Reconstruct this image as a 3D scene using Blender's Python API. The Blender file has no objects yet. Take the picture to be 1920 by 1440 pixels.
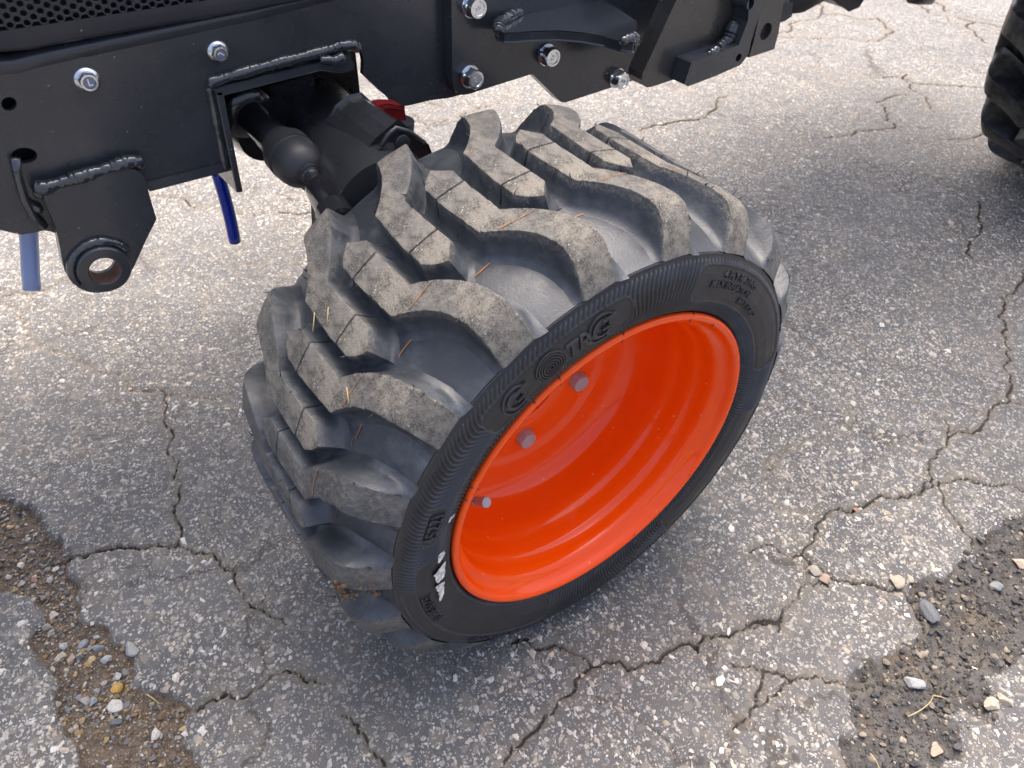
import bpy, bmesh, math, random
import numpy as np
from mathutils import Vector, Matrix
from mathutils.geometry import tessellate_polygon
PI = math.pi; rad = math.radians
rng = np.random.default_rng(7); random.seed(7)
C = bpy.context.scene.collection
scn = bpy.context.scene

# ------------------------------------------------------------------ camera
S = 0.147                                             # metres per rim-flange radius
F = 1443.0                                            # focal length in photo pixels (1920 wide)
nC = np.array([0.57765203, 0.57859091, -0.57580438])  # wheel axis (outwards), camera frame x right, y down, z forward
uC = np.array([-0.7059732, 0.0, -0.70823854])
vC = np.array([-0.40978039, 0.8156179, 0.40846968])
cC = np.array([0.524, 0.469, 4.241])
D = np.array([-.02, .743, .669]); D /= np.linalg.norm(D)
h = np.array([1, -.45, .53]); h -= D * (h @ D); h /= np.linalg.norm(h)
M = np.array([h, np.cross(-D, h), -D])                # camera frame -> world (x along the chassis, y under the tractor, z up)
HC = 1.49
cw = M @ cC
CAM = np.array([-cw[0], -cw[1], HC - cw[2]]) * S
cam = bpy.data.cameras.new('camera'); camo = bpy.data.objects.new('camera', cam); C.objects.link(camo)
Rm = Matrix([list(M[:, 0]), list(-M[:, 1]), list(-M[:, 2])]).transposed()
camo.matrix_world = Matrix.Translation(Vector(CAM)) @ Rm.to_4x4()
cam.sensor_width = 36; cam.lens = 36 * F / 1920; cam.clip_start = .02; cam.clip_end = 300
cam.dof.use_dof = True; cam.dof.focus_distance = .64; cam.dof.aperture_fstop = 14
scn.camera = camo
# ------------------------------------------------------------------ light
w = bpy.data.worlds.new('World'); scn.world = w; w.use_nodes = True
wn = w.node_tree.nodes; bg = wn['Background']
sky = wn.new('ShaderNodeTexSky'); sky.sky_type = 'NISHITA'; sky.sun_disc = False
SUN_EL, SUN_AZ = rad(66), rad(35)                     # azimuth from +y towards +x
sky.sun_elevation = SUN_EL; sky.sun_rotation = SUN_AZ; sky.air_density = .6; sky.dust_density = 8.0; sky.ozone_density = .25
w.node_tree.links.new(sky.outputs[0], bg.inputs[0]); bg.inputs[1].default_value = .15
sl = bpy.data.lights.new('sun', 'SUN'); sl.energy = .65; sl.angle = rad(60); sl.color = (1, .98, .95)
so = bpy.data.objects.new('sun', sl); C.objects.link(so)
sd = Vector((math.sin(SUN_AZ) * math.cos(SUN_EL), math.cos(SUN_AZ) * math.cos(SUN_EL), math.sin(SUN_EL)))
so.rotation_euler = sd.to_track_quat('Z', 'Y').to_euler(); so.location = (0, 2, 4)
scn.view_settings.view_transform = 'Standard'; scn.view_settings.look = 'None'
scn.view_settings.gamma = 1; scn.view_settings.exposure = 1.72; scn.view_settings.use_curve_mapping = False

# ------------------------------------------------------------------ helpers
def ray(px, py): return M @ np.array([(px - 960) / F, (py - 720) / F, 1.])
def at(px, py, y):                                    # point of the vertical plane y seen at that place of the photograph
    r = ray(px, py); return CAM + r * (y - CAM[1]) / r[1]
def gat(px, py, z=0.):
    r = ray(px, py); return CAM + r * (z - CAM[2]) / r[2]
def mesh(name, V, Fc, mats=(), smooth=True, midx=None):
    me = bpy.data.meshes.new(name); me.from_pydata([tuple(map(float, v)) for v in V], [], [tuple(map(int, f)) for f in Fc])
    for m in mats: me.materials.append(m)
    if smooth: me.polygons.foreach_set('use_smooth', [True] * len(me.polygons))
    if midx is not None: me.polygons.foreach_set('material_index', [int(i) for i in midx])
    me.update(); return me
def obj(name, me, parent=None, label=None, cat=None, group=None, kind=None, bevel=0, seg=2):
    o = bpy.data.objects.new(name, me); C.objects.link(o)
    if parent: o.parent = parent
    if label: o['label'] = label
    if cat: o['category'] = cat
    if group: o['group'] = group
    if kind: o['kind'] = kind
    if bevel:
        b = o.modifiers.new('bevel', 'BEVEL'); b.width = bevel; b.segments = seg; b.limit_method = 'ANGLE'; b.angle_limit = rad(40)
        b.harden_normals = False
    return o
def join(parts):
    V = []; Fc = []
    for v, f in parts:
        o = len(V); V += [tuple(p) for p in v]; Fc += [tuple(i + o for i in q) for q in f]
    return V, Fc
def crest1(me):
    a = me.attributes.new('crest', 'FLOAT', 'POINT'); z = [v.co for v in me.vertices]; a.data.foreach_set('value', [.55] * len(z)); return me
def auto_smooth(me, ang=35):
    bm = bmesh.new(); bm.from_mesh(me); bmesh.ops.remove_doubles(bm, verts=bm.verts, dist=1e-6)
    bmesh.ops.recalc_face_normals(bm, faces=bm.faces)
    for e in bm.edges:
        e.smooth = not (len(e.link_faces) == 2 and e.calc_face_angle(0) > rad(ang))
    for f in bm.faces: f.smooth = True
    bm.to_mesh(me); bm.free(); return me
def box(x0, x1, y0, y1, z0, z1):
    V = [(x, y, z) for x in (x0, x1) for y in (y0, y1) for z in (z0, z1)]
    return V, [(0, 1, 3, 2), (4, 6, 7, 5), (0, 4, 5, 1), (2, 3, 7, 6), (0, 2, 6, 4), (1, 5, 7, 3)]
def frame_of(d):
    d = Vector(d).normalized(); a = Vector((0, 0, 1)) if abs(d.z) < .9 else Vector((1, 0, 0))
    x = d.cross(a).normalized(); return x, x.cross(d).normalized(), d     # x, y', axis
def lathe(p0, p1, prof, n=32, cap=True):              # prof: list of (t along metres, radius)
    x, y, d = frame_of(Vector(p1) - Vector(p0)); V = []; Fc = []
    for t, r in prof:
        for k in range(n):
            a = 2 * PI * k / n; V.append(Vector(p0) + d * t + (x * math.cos(a) + y * math.sin(a)) * r)
    for i in range(len(prof) - 1):
        for k in range(n):
            k2 = (k + 1) % n; Fc.append((i * n + k, i * n + k2, (i + 1) * n + k2, (i + 1) * n + k))
    if cap:
        Fc.append(tuple(range(n))[::-1]); Fc.append(tuple((len(prof) - 1) * n + k for k in range(n)))
    return V, Fc
def tube(pts, rs, n=12, cap=True, flat=1.):
    pts = [Vector(p) for p in pts]; V = []; Fc = []
    x, y, d = frame_of(pts[1] - pts[0])
    for i, p in enumerate(pts):
        t = (pts[min(i + 1, len(pts) - 1)] - pts[max(i - 1, 0)]).normalized()
        x = (x - t * x.dot(t)).normalized(); y = t.cross(x)
        r = rs[i] if hasattr(rs, '__len__') else rs
        for k in range(n):
            a = 2 * PI * k / n; V.append(p + (x * math.cos(a) + y * math.sin(a) * flat) * r)
    for i in range(len(pts) - 1):
        for k in range(n):
            k2 = (k + 1) % n; Fc.append((i * n + k, i * n + k2, (i + 1) * n + k2, (i + 1) * n + k))
    if cap: Fc.append(tuple(range(n))[::-1]); Fc.append(tuple((len(pts) - 1) * n + k for k in range(n)))
    return V, Fc
def plate(outer, holes, y0, y1):                      # outlines as world (x, z); slab between y0 (front) and y1
    loops = [outer] + list(holes); P = []; st = []
    for l in loops: st.append(len(P)); P += [tuple(p) for p in l]
    tri = tessellate_polygon([[Vector((p[0], p[1], 0)) for p in l] for l in loops]); n = len(P)
    V = [(p[0], y0, p[1]) for p in P] + [(p[0], y1, p[1]) for p in P]
    Fc = [tuple(t) for t in tri] + [tuple(i + n for i in reversed(t)) for t in tri]
    for s, l in zip(st, loops):
        m = len(l)
        for i in range(m):
            a, b = s + i, s + (i + 1) % m; Fc.append((a, b, b + n, a + n))
    return V, Fc
def px_loop(pts, y): return [(p[0], p[2]) for p in (at(a, b, y) for a, b in pts)]
def circ(cx, cz, r, n=28): return [(cx + r * math.cos(2 * PI * k / n), cz + r * math.sin(2 * PI * k / n)) for k in range(n)]
def rounded(pts, r, idx=None, n=5):                   # round the corners of a closed outline
    out = []; m = len(pts)
    for i in range(m):
        p = Vector(pts[i]); a = Vector(pts[i - 1]); b = Vector(pts[(i + 1) % m])
        if idx is not None and i not in idx: out.append(tuple(p)); continue
        rr = min(r, (a - p).length * .45, (b - p).length * .45); s = p + (a - p).normalized() * rr; e = p + (b - p).normalized() * rr
        for k in range(n + 1):
            t = k / n; out.append(tuple(s * (1 - t) ** 2 + p * 2 * t * (1 - t) + e * t * t))
    return out

# numpy value noise
PERM = rng.random((256, 256))
def vnoise(x, y, seed=0):
    x = x + seed * 17.3; y = y + seed * 9.1
    xi = np.floor(x).astype(int); yi = np.floor(y).astype(int); fx = x - xi; fy = y - yi
    fx = fx * fx * (3 - 2 * fx); fy = fy * fy * (3 - 2 * fy)
    g = lambda a, b: PERM[a % 256, b % 256]
    return (g(xi, yi) * (1 - fx) + g(xi + 1, yi) * fx) * (1 - fy) + (g(xi, yi + 1) * (1 - fx) + g(xi + 1, yi + 1) * fx) * fy
def fbm(x, y, s, o=4, seed=0):
    r = 0; a = 1; t = 0
    for i in range(o): r = r + a * (vnoise(x * s, y * s, seed + i * 3) - .5); t += a; a *= .5; s *= 2.03
    return r / t * 2

# ------------------------------------------------------------------ materials
class NT:
    def __init__(s, name, **kw):
        s.m = bpy.data.materials.new(name); s.m.use_nodes = True; s.t = s.m.node_tree; s.n = s.t.nodes
        s.b = s.n['Principled BSDF']
        for k, v in kw.items(): s.set(k, v)
    K = dict(col='Base Color', rough='Roughness', metal='Metallic', coat='Coat Weight', coatr='Coat Roughness', spec='Specular IOR Level', trans='Transmission Weight', ior='IOR', nrm='Normal', sheen='Sheen Weight')
    def set(s, k, v):
        i = s.b.inputs[s.K[k]]
        if hasattr(v, 'is_output'): s.t.links.new(v, i)
        else: i.default_value = (*v, 1) if isinstance(v, tuple) and len(v) == 3 else v
    def node(s, typ, ins=(), **p):
        n = s.n.new('ShaderNode' + typ)
        for k, v in p.items(): setattr(n, k, v)
        for k, v in (ins.items() if isinstance(ins, dict) else enumerate(ins)):
            i = n.inputs[k]
            if v is None: continue
            if hasattr(v, 'is_output'): s.t.links.new(v, i)
            else: i.default_value = (*v, 1) if isinstance(v, tuple) and len(v) == 3 and i.type == 'RGBA' else v
        return n
    def co(s): return s.node('TexCoord').outputs['Object']
    def noise(s, sc, det=4, rough=.55, vec=None, dist=0): return s.node('TexNoise', {'Vector': vec or s.co(), 'Scale': sc, 'Detail': det, 'Roughness': rough, 'Distortion': dist}).outputs[0]
    def ramp(s, f, lo, hi, a=0., b=1.): return s.node('MapRange', {0: f, 1: lo, 2: hi, 3: a, 4: b}, interpolation_type='SMOOTHSTEP').outputs[0]
    def mix(s, f, a, b):
        n = s.n.new('ShaderNodeMix'); n.data_type = 'RGBA'
        for i, v in ((0, f), (6, a), (7, b)):
            if hasattr(v, 'is_output'): s.t.links.new(v, n.inputs[i])
            else: n.inputs[i].default_value = (*v, 1) if isinstance(v, tuple) else v
        return n.outputs[2]
    def math(s, op, *a): return s.node('Math', a, operation=op).outputs[0]
    def bump(s, hgt, st, dist=.001): s.set('nrm', s.node('Bump', {'Height': hgt, 'Strength': st, 'Distance': dist}).outputs[0])
    def attr(s, name): return s.node('Attribute', attribute_name=name)

def paint_mat(name, col, rough=.28, coat=.3, speck=True, orange=.15):
    m = NT(name, rough=rough, coat=coat, coatr=.12)
    c = m.mix(m.ramp(m.noise(9, 4), .35, .7), col, tuple(v * 1.25 + .002 for v in col))
    r = m.ramp(m.noise(30, 5), .3, .7, rough * .8, rough * 1.35)
    if speck:
        vo = m.node('TexVoronoi', {'Vector': m.co(), 'Scale': 125.}); sp = m.ramp(vo.outputs['Distance'], .04, .10, 1, 0)
        cr = m.node('SeparateColor', [vo.outputs['Color']]).outputs[0]
        keep = m.ramp(cr, .80, .84); f = m.math('MULTIPLY', m.math('MULTIPLY', sp, keep), .75)
        c = m.mix(f, c, (.42, .42, .42)); dust = m.math('MULTIPLY', m.ramp(m.noise(22, 7, .7), .5, .85), .10)
        c = m.mix(dust, c, (.25, .24, .22))
    m.set('col', c); m.set('rough', r); m.bump(m.noise(260, 2), orange, .0004)
    return m.m
PAINT = paint_mat('chassis_paint', (.027, .031, .037), .27, .35)
PAINT_GLOSS = paint_mat('weld_paint', (.022, .026, .032), .09, 1., False, .0)
PAINT_GREY = paint_mat('loader_paint', (.030, .030, .029), .3, .4)
PLASTIC = paint_mat('black_plastic', (.020, .022, .029), .42, .0)
CAST = paint_mat('cast_paint', (.026, .028, .031), .3, .3, True, .5)
def cast():
    m = NT('rough_casting', col=(.022, .024, .027), rough=.33, coat=.2)
    m.bump(m.noise(420, 3), .6, .0012); return m.m
CASTR = cast()
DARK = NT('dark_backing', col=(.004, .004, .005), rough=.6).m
BLACKGLOSS = paint_mat('shaft_black', (.016, .017, .020), .16, .5, False, .0)
BOOT = NT('rubber_boot', col=(.026, .028, .031), rough=.45).m
def zinc():
    m = NT('zinc_plating', metal=1., rough=.22); m.set('col', m.mix(m.ramp(m.noise(150, 3), .3, .7), (.62, .66, .70), (.78, .81, .84))); m.bump(m.noise(500, 2), .1, .0003); return m.m
ZINC = zinc()
FACE = NT('blue_zinc_face', col=(.20, .24, .34), metal=.6, rough=.4).m
MARK = NT('bright_mark', col=(.85, .86, .88), metal=.2, rough=.3).m
STEEL = NT('bolt_steel', col=(.42, .43, .43), metal=.15, rough=.25).m
RUST = NT('rusty_bore', rough=.7); RUST.set('col', RUST.mix(RUST.ramp(RUST.noise(300, 5), .35, .65), (.16, .05, .015), (.06, .025, .012))); RUST = RUST.m
RED = NT('red_cap_plastic', col=(.17, .006, .008), rough=.35).m
BLUE = NT('blue_hose', col=(.0, .028, .42), rough=.16, coat=.5).m
CLEAR = NT('clear_hose', col=(.50, .60, .86), rough=.12, trans=.55, ior=1.15).m
STRAW = NT('straw', col=(.42, .33, .16), rough=.7).m
WHITEPAINT = NT('white_mark', rough=.6); WHITEPAINT.set('col', WHITEPAINT.mix(WHITEPAINT.ramp(WHITEPAINT.noise(220, 5), .42, .62), (.82, .83, .80), (.5, .5, .48))); WHITEPAINT = WHITEPAINT.m
COPPER = NT('mould_line_copper', rough=.55); COPPER.set('col', COPPER.mix(COPPER.ramp(COPPER.noise(90, 4), .4, .6), (.36, .17, .07), (.19, .12, .075))); COPPER = COPPER.m
def orange():
    m = NT('orange_enamel', rough=.17, coat=.28, coatr=.03, spec=.3)
    c = m.mix(m.ramp(m.noise(12, 3), .3, .7), (1., .085, .001), (1., .097, .002))
    d = m.math('MULTIPLY', m.ramp(m.noise(35, 8, .75), .52, .85), .16)
    vo = m.node('TexVoronoi', {'Vector': m.co(), 'Scale': 120.}); sp = m.math('MULTIPLY', m.ramp(vo.outputs['Distance'], .05, .13, 1, 0), m.ramp(m.node('SeparateColor', [vo.outputs['Color']]).outputs[0], .84, .88))
    c = m.mix(d, c, (.75, .35, .25)); c = m.mix(m.math('MULTIPLY', sp, .8), c, (.9, .5, .36))
    m.set('col', c); m.set('rough', m.ramp(m.noise(25, 6, .7), .35, .75, .12, .24)); m.bump(m.noise(240, 2), .03, .0004); return m.m
ORANGE = orange()
def rubber():
    m = NT('tread_rubber', rough=.42, spec=.55)
    n1 = m.noise(16, 6, .65); n2 = m.noise(75, 6, .7); n3 = m.noise(600, 2)
    sky_film = m.math('MULTIPLY', m.math('MULTIPLY', m.ramp(n1, .32, .75), m.ramp(n2, .25, .8)), .9)
    c = m.mix(sky_film, (.028, .034, .043), (.14, .156, .175))  # dust film; its blue-grey puts the sky's reflection into the colour
    smear = m.math('MULTIPLY', m.ramp(m.noise(28, 8, .8, dist=1.5), .56, .8), .35); c = m.mix(smear, c, (.20, .19, .165))
    d = m.attr('dust').outputs['Fac']                 # running faces carry dust
    gr = m.ramp(m.noise(900, 4, .7), .38, .66); g2 = m.ramp(m.noise(70, 9, .78), .40, .60)
    dc = m.mix(g2, (.036, .034, .030), (.215, .198, .165)); dc = m.mix(m.math('MULTIPLY', gr, .6), dc, (.32, .30, .26))
    vo = m.node('TexVoronoi', {'Vector': m.co(), 'Scale': 380.}); sp = m.math('MULTIPLY', m.ramp(vo.outputs['Distance'], .10, .22, 1, 0), m.ramp(m.node('SeparateColor', [vo.outputs['Color']]).outputs[0], .9, .93))
    dc = m.mix(sp, dc, (.62, .6, .56))
    big = m.ramp(m.noise(13, 6, .7), .36, .58, .35, 1.)
    edge = m.math('MULTIPLY', m.ramp(m.math('ADD', d, m.math('MULTIPLY', m.math('SUBTRACT', m.noise(220, 4, .7), .5), .9)), .30, .75), big)
    m.set('col', m.mix(edge, c, dc)); m.set('rough', m.math('ADD', m.ramp(n2, .3, .7, .36, .56), m.math('MULTIPLY', edge, .28)))
    hb = m.math('ADD', m.math('MULTIPLY', n3, .25), m.math('MULTIPLY', m.math('MULTIPLY', m.noise(850, 5, .75), edge), 1.6)); m.bump(hb, .8, .0008)
    return m.m
RUBBER = rubber()
def sidewall_mat():
    m = NT('sidewall_rubber', rough=.40, spec=.5)
    c = m.mix(m.ramp(m.noise(30, 6, .7), .4, .8), (.016, .018, .022), (.032, .034, .039)); c = m.mix(m.math('MULTIPLY', m.attr('crest').outputs['Fac'], m.ramp(m.noise(50, 4), .25, .7, .2, .7)), c, (.070, .073, .080))  # rib and letter crests coloured lighter, as scuffs, to show relief in flat light
    vo = m.node('TexVoronoi', {'Vector': m.co(), 'Scale': 260.}); sp = m.math('MULTIPLY', m.ramp(vo.outputs['Distance'], .05, .13, 1, 0), m.ramp(m.node('SeparateColor', [vo.outputs['Color']]).outputs[0], .93, .95))
    sm = m.math('MULTIPLY', m.ramp(m.noise(45, 8, .8), .60, .82), .3)
    c = m.mix(sm, c, (.12, .115, .10)); c = m.mix(m.math('MULTIPLY', sp, .5), c, (.35, .34, .32))
    m.set('col', c); m.set('rough', m.ramp(m.noise(60, 5), .3, .7, .34, .5)); m.bump(m.noise(700, 3), .25, .0006); return m.m
SIDE = sidewall_mat()
GREENISH = NT('green_chalk', rough=.8); GREENISH.set('col', GREENISH.mix(GREENISH.ramp(GREENISH.noise(160, 5), .4, .6), (.20, .26, .22), (.10, .12, .11))); GREENISH = GREENISH.m
MUD = NT('dry_mud', rough=.9); MUD.set('col', MUD.mix(MUD.ramp(MUD.noise(200, 6), .35, .65), (.10, .055, .03), (.22, .14, .085))); MUD.bump(MUD.noise(500, 5), .8, .001); MUD = MUD.m
def stone_mat():
    m = NT('stone', rough=.7); c = m.attr('Col').outputs['Color']; n = m.ramp(m.noise(700, 5, .7), .3, .75, .62, 1.12)
    m.set('col', m.node('VectorMath', [c, n], operation='MULTIPLY').outputs[0] if False else m.node('HueSaturation', {'Color': c, 'Value': n}).outputs[0])
    m.bump(m.noise(900, 4), .5, .0006); return m.m
STONE = stone_mat()
def asphalt():
    m = NT('worn_asphalt', rough=.72, spec=.4)
    co = m.co(); wv = m.node('VectorMath', [co, m.node('VectorMath', [m.node('TexNoise', {'Vector': co, 'Scale': 55., 'Detail': 3.}).outputs[1], (.012, .012, 0)], operation='MULTIPLY').outputs[0]], operation='ADD').outputs[0]
    base = m.mix(m.ramp(m.noise(7, 6, .6), .3, .7), (.070, .0735, .078), (.128, .129, .128))
    base = m.mix(m.ramp(m.noise(160, 6, .7), .3, .72), m.mix(.5, base, (.07, .07, .073)), base)
    base = m.mix(m.math('MULTIPLY', m.ramp(m.noise(900, 3, .7), .45, .7), .45), base, (.26, .255, .24))
    warm = m.math('MULTIPLY', m.ramp(m.noise(11, 6, .7), .52, .72), .5); base = m.mix(warm, base, (.21, .175, .13))
    hgt = m.math('MULTIPLY', m.noise(600, 5, .75), .5)
    for sc, th, col, wgt, rr in ((75., .55, (.20, .18, .155), .75, .85), (150., .50, (.24, .225, .20), .7, .8), (260., .50, (.49, .475, .44), .85, .62), (480., .5, (.49, .48, .46), .7, .6)):
        vo = m.node('TexVoronoi', {'Vector': wv, 'Scale': sc, 'Randomness': 1.}); cs = m.node('SeparateColor', [vo.outputs['Color']])
        ed = m.math('SUBTRACT', vo.outputs['Distance'], m.math('MULTIPLY', cs.outputs[1], rr))
        f = m.math('MULTIPLY', m.ramp(ed, -.02, .06, 1, 0), m.ramp(cs.outputs[0], th, th + .03))
        f = m.math('MULTIPLY', f, wgt); tint = m.mix(cs.outputs[2], col, tuple(v * .62 for v in col)); base = m.mix(f, base, tint)
        hgt = m.math('ADD', hgt, m.math('MULTIPLY', f, .35))
    ve = m.node('TexVoronoi', {'Vector': m.node('VectorMath', [co, m.node('VectorMath', [m.node('TexNoise', {'Vector': co, 'Scale': 9., 'Detail': 6., 'Roughness': .65}).outputs[1], (.16, .16, 0)], operation='MULTIPLY').outputs[0]], operation='ADD').outputs[0], 'Scale': 4.6}, feature='DISTANCE_TO_EDGE')
    hl = m.math('MULTIPLY', m.ramp(ve.outputs['Distance'], .004, .013, 1, 0), m.ramp(m.noise(3.1, 3), .46, .60, 0, .75)); base = m.mix(hl, base, (.045, .037, .030))
    patch = m.ramp(m.noise(4.5, 7, .7), .42, .62); base = m.mix(m.math('MULTIPLY', patch, .22), base, (.06, .063, .068))
    dt = m.attr('dirt').outputs['Fac']; ck = m.attr('crack').outputs['Fac']; dk = m.attr('darkpatch').outputs['Fac']
    soil = m.mix(m.ramp(m.noise(90, 7, .75), .32, .7), (.035, .026, .019), (.150, .112, .078)); soil = m.mix(m.math('MULTIPLY', m.ramp(m.noise(520, 4, .7), .5, .72), .7), soil, (.30, .25, .19))
    loose = m.mix(m.ramp(m.noise(60, 7, .75), .34, .66), (.030, .030, .031), (.105, .101, .095)); loose = m.mix(m.math('MULTIPLY', m.ramp(m.noise(17, 6, .7), .5, .68), .8), loose, soil)
    base = m.mix(m.ramp(dt, .3, .7), base, soil); base = m.mix(m.ramp(dk, .3, .7), base, loose)
    near = m.math('MULTIPLY', m.ramp(ck, .0, .6), .35); base = m.mix(near, base, (.17, .145, .11))      # dust gathered along the cracks
    base = m.mix(m.ramp(ck, .80, .95), base, (.022, .019, .016))
    m.set('col', base); m.set('rough', m.ramp(m.noise(80, 4), .3, .7, .62, .85)); m.bump(hgt, .9, .0014); return m.m
ASPHALT = asphalt()

# ------------------------------------------------------------------ ground
CR = []
def zc(pts, ox, oy, s, wd=1.): CR.append(([(ox + a / s, oy + b / s) for a, b in pts], wd))
zc([(-40, 540), (30, 580), (50, 630), (110, 660), (170, 690), (215, 700), (300, 730), (325, 740), (430, 740)], 0, 0, 1, .55)
zc([(300, 730), (305, 790), (318, 830), (330, 880), (335, 940), (340, 990), (336, 1022)], 0, 0, 1, .7)
zc([(100, 1050), (130, 1040), (190, 1030), (250, 1025), (335, 1022)], 0, 0, 1, 1.6)
zc([(335, 1022), (395, 1035), (440, 1070), (455, 1110), (480, 1140), (540, 1170)], 0, 0, 1, .7)
zc([(370, 1330), (410, 1310), (420, 1298), (480, 1290), (540, 1255), (610, 1280)], 0, 0, 1, 1.1)
zc([(960, 1205), (1020, 1215), (1075, 1225), (1110, 1247), (1170, 1245), (1215, 1240), (1250, 1222), (1310, 1220), (1340, 1190), (1390, 1180), (1450, 1168), (1466, 1160)], 0, 0, 1, 1.1)
zc([(1110, 1247), (1080, 1290), (1040, 1330), (1000, 1370), (960, 1400), (930, 1445), (900, 1500)], 0, 0, 1, .9)
zc([(640, 1340), (670, 1370), (700, 1410), (720, 1450)], 0, 0, 1, .8)
zc([(440, 500), (520, 470), (560, 500)], 0, 0, 1, .4)
zc([(-40, 575), (0, 559), (35, 550), (70, 550), (100, 535), (120, 522)], 0, 0, 1, .6)
zc([(575, 1130), (520, 1180), (525, 1250), (510, 1340)], 360, 0, 3.131, .4)
for p, wd in [([(0, 400), (90, 360), (150, 385), (230, 415), (270, 410)], .9), ([(270, 410), (320, 350), (375, 240), (370, 215)], .9),
    ([(370, 215), (250, 205), (160, 200), (110, 150), (95, 60), (90, -40)], .55), ([(370, 215), (480, 205), (560, 180), (620, 140), (740, 130), (830, 120), (880, 90), (900, 50)], 1.1),
    ([(920, 60), (1050, 50), (1150, 75), (1270, 70), (1400, 120)], 1.3), ([(930, 60), (950, 130), (1000, 240), (1050, 310), (1080, 370)], 1.),
    ([(270, 410), (310, 460), (380, 490), (420, 530), (520, 545), (600, 550), (680, 580), (760, 590), (810, 660), (860, 780)], 1.1),
    ([(280, 550), (290, 470)], .6), ([(400, 560), (280, 560), (220, 640), (170, 720), (90, 740), (0, 745)], 1.1), ([(170, 720), (155, 775)], .7),
    ([(-80, 930), (0, 950), (90, 960), (150, 975), (220, 1015), (330, 990), (400, 1020), (500, 1040), (620, 1030)], 1.), ([(90, 960), (60, 1060), (50, 1140), (0, 1200), (-60, 1260)], 1.), ([(50, 1140), (110, 1090), (210, 1030)], .8),
    ([(740, 840), (860, 850), (900, 940), (1000, 930)], 1.), ([(700, 1000), (820, 960), (900, 1060), (1040, 1080)], 1.), ([(900, 560), (960, 650), (1080, 640), (1200, 740)], .9), ([(1040, 820), (1060, 930), (1180, 900)], .9)]: zc(p, 1400, 880, 2.571, wd)
for p, wd in [([(1440, 1065), (1400, 1055), (1300, 1085), (1270, 1140), (1200, 1190), (1110, 1215)], 1.3), ([(1095, 1130), (1105, 1230), (1050, 1300), (1040, 1390), (1000, 1440)], 1.1),
    ([(1410, 1060), (1380, 960), (1390, 870), (1365, 780), (1330, 680), (1340, 600), (1400, 580), (1430, 530), (1440, 470)], 1.2), ([(1340, 600), (1290, 560)], .6),
    ([(1215, 430), (1200, 340), (1240, 180)], .7), ([(1215, 370), (1100, 280)], .6), ([(400, 700), (470, 770), (520, 830)], .6), ([(440, 640), (560, 700), (680, 770), (720, 830)], .5),
    ([(700, 1010), (710, 1110), (690, 1150), (600, 1180), (470, 1240), (380, 1290), (320, 1360)], .6)]: zc(p, 1300, 300, 2.3226, wd)
for p, wd in [([(200, 230), (290, 210), (380, 140), (500, 90), (650, 100), (750, 130), (880, 120), (930, 160), (960, 225), (900, 265), (820, 275), (700, 260), (480, 260), (380, 250), (200, 235)], 1.), ([(500, 90), (495, 0)], .8),
    ([(930, 520), (1080, 530), (1140, 565), (1300, 575), (1420, 580), (1600, 595)], 1.3), ([(1080, 500), (1100, 590), (1190, 640), (1230, 700), (1290, 760)], .9), ([(880, 690), (980, 650), (1100, 640)], .9),
    ([(520, 930), (680, 910), (800, 880), (970, 865)], .8), ([(915, 710), (960, 800), (1000, 830), (975, 865)], .9), ([(1300, 940), (1450, 940), (1560, 920), (1620, 860), (1650, 790)], 1.), ([(1400, 110), (1530, 150), (1640, 165), (1740, 185)], 1.2),
    ([(1530, 150), (1540, 220), (1620, 290)], .8), ([(1050, 0), (1230, 90)], .9), ([(400, 440), (540, 490), (620, 560)], .6), ([(700, 490), (830, 520), (930, 520)], .6)]: zc(p, 1400, 0, 3.6, wd)
zc([(1363, 180), (1343, 193), (1330, 212), (1312, 222), (1260, 230), (1200, 245)], 0, 0, 1, 1.1)
zc([(950, 190), (870, 215), (800, 235), (700, 215)], 0, 0, 1, .8); zc([(690, 150), (740, 165), (830, 200)], 0, 0, 1, .7)
def jag(P, amp=.13, it=3):
    P = [np.array(p) for p in P]
    for k in range(it):
        Q = []
        for a, b in zip(P[:-1], P[1:]):
            d = b - a; Q += [a, (a + b) / 2 + np.array([-d[1], d[0]]) * rng.normal() * amp]
        P = Q + [P[-1]]
    return np.array(P)
cracks = []
for pts, wd in CR:
    g = [gat(a, b)[:2] for a, b in pts]; cracks.append((jag(g), wd))
# cracks of the ground further off that continue the same network outside the traced area
for _ in range(26):
    a = np.array([rng.uniform(-3, 6), rng.uniform(-2, 7)])
    if (-.7 < a[0] < 2.4 and -.5 < a[1] < 2.2): continue
    ang = rng.uniform(0, 6.28); P = [a]
    for k in range(rng.integers(3, 8)): ang += rng.normal() * .6; P.append(P[-1] + .22 * np.array([math.cos(ang), math.sin(ang)]))
    cracks.append((jag(P), 1.))
DIRT_L = [(a / 2.571, 880 + b / 2.571) for a, b in [(-60, 110), (0, 130), (100, 180), (200, 230), (260, 330), (330, 420), (290, 480), (350, 560), (360, 700), (440, 730), (540, 770), (570, 820), (640, 860), (660, 900), (630, 960), (640, 1050), (720, 1070), (820, 1130), (940, 1120), (930, 1170), (900, 1240), (870, 1330), (930, 1440), (960, 1600), (500, 1600), (410, 1440), (400, 1380), (340, 1290), (250, 1200), (250, 1120), (280, 1000), (190, 900), (130, 800), (200, 720), (170, 640), (60, 580), (-60, 560)]]
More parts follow.
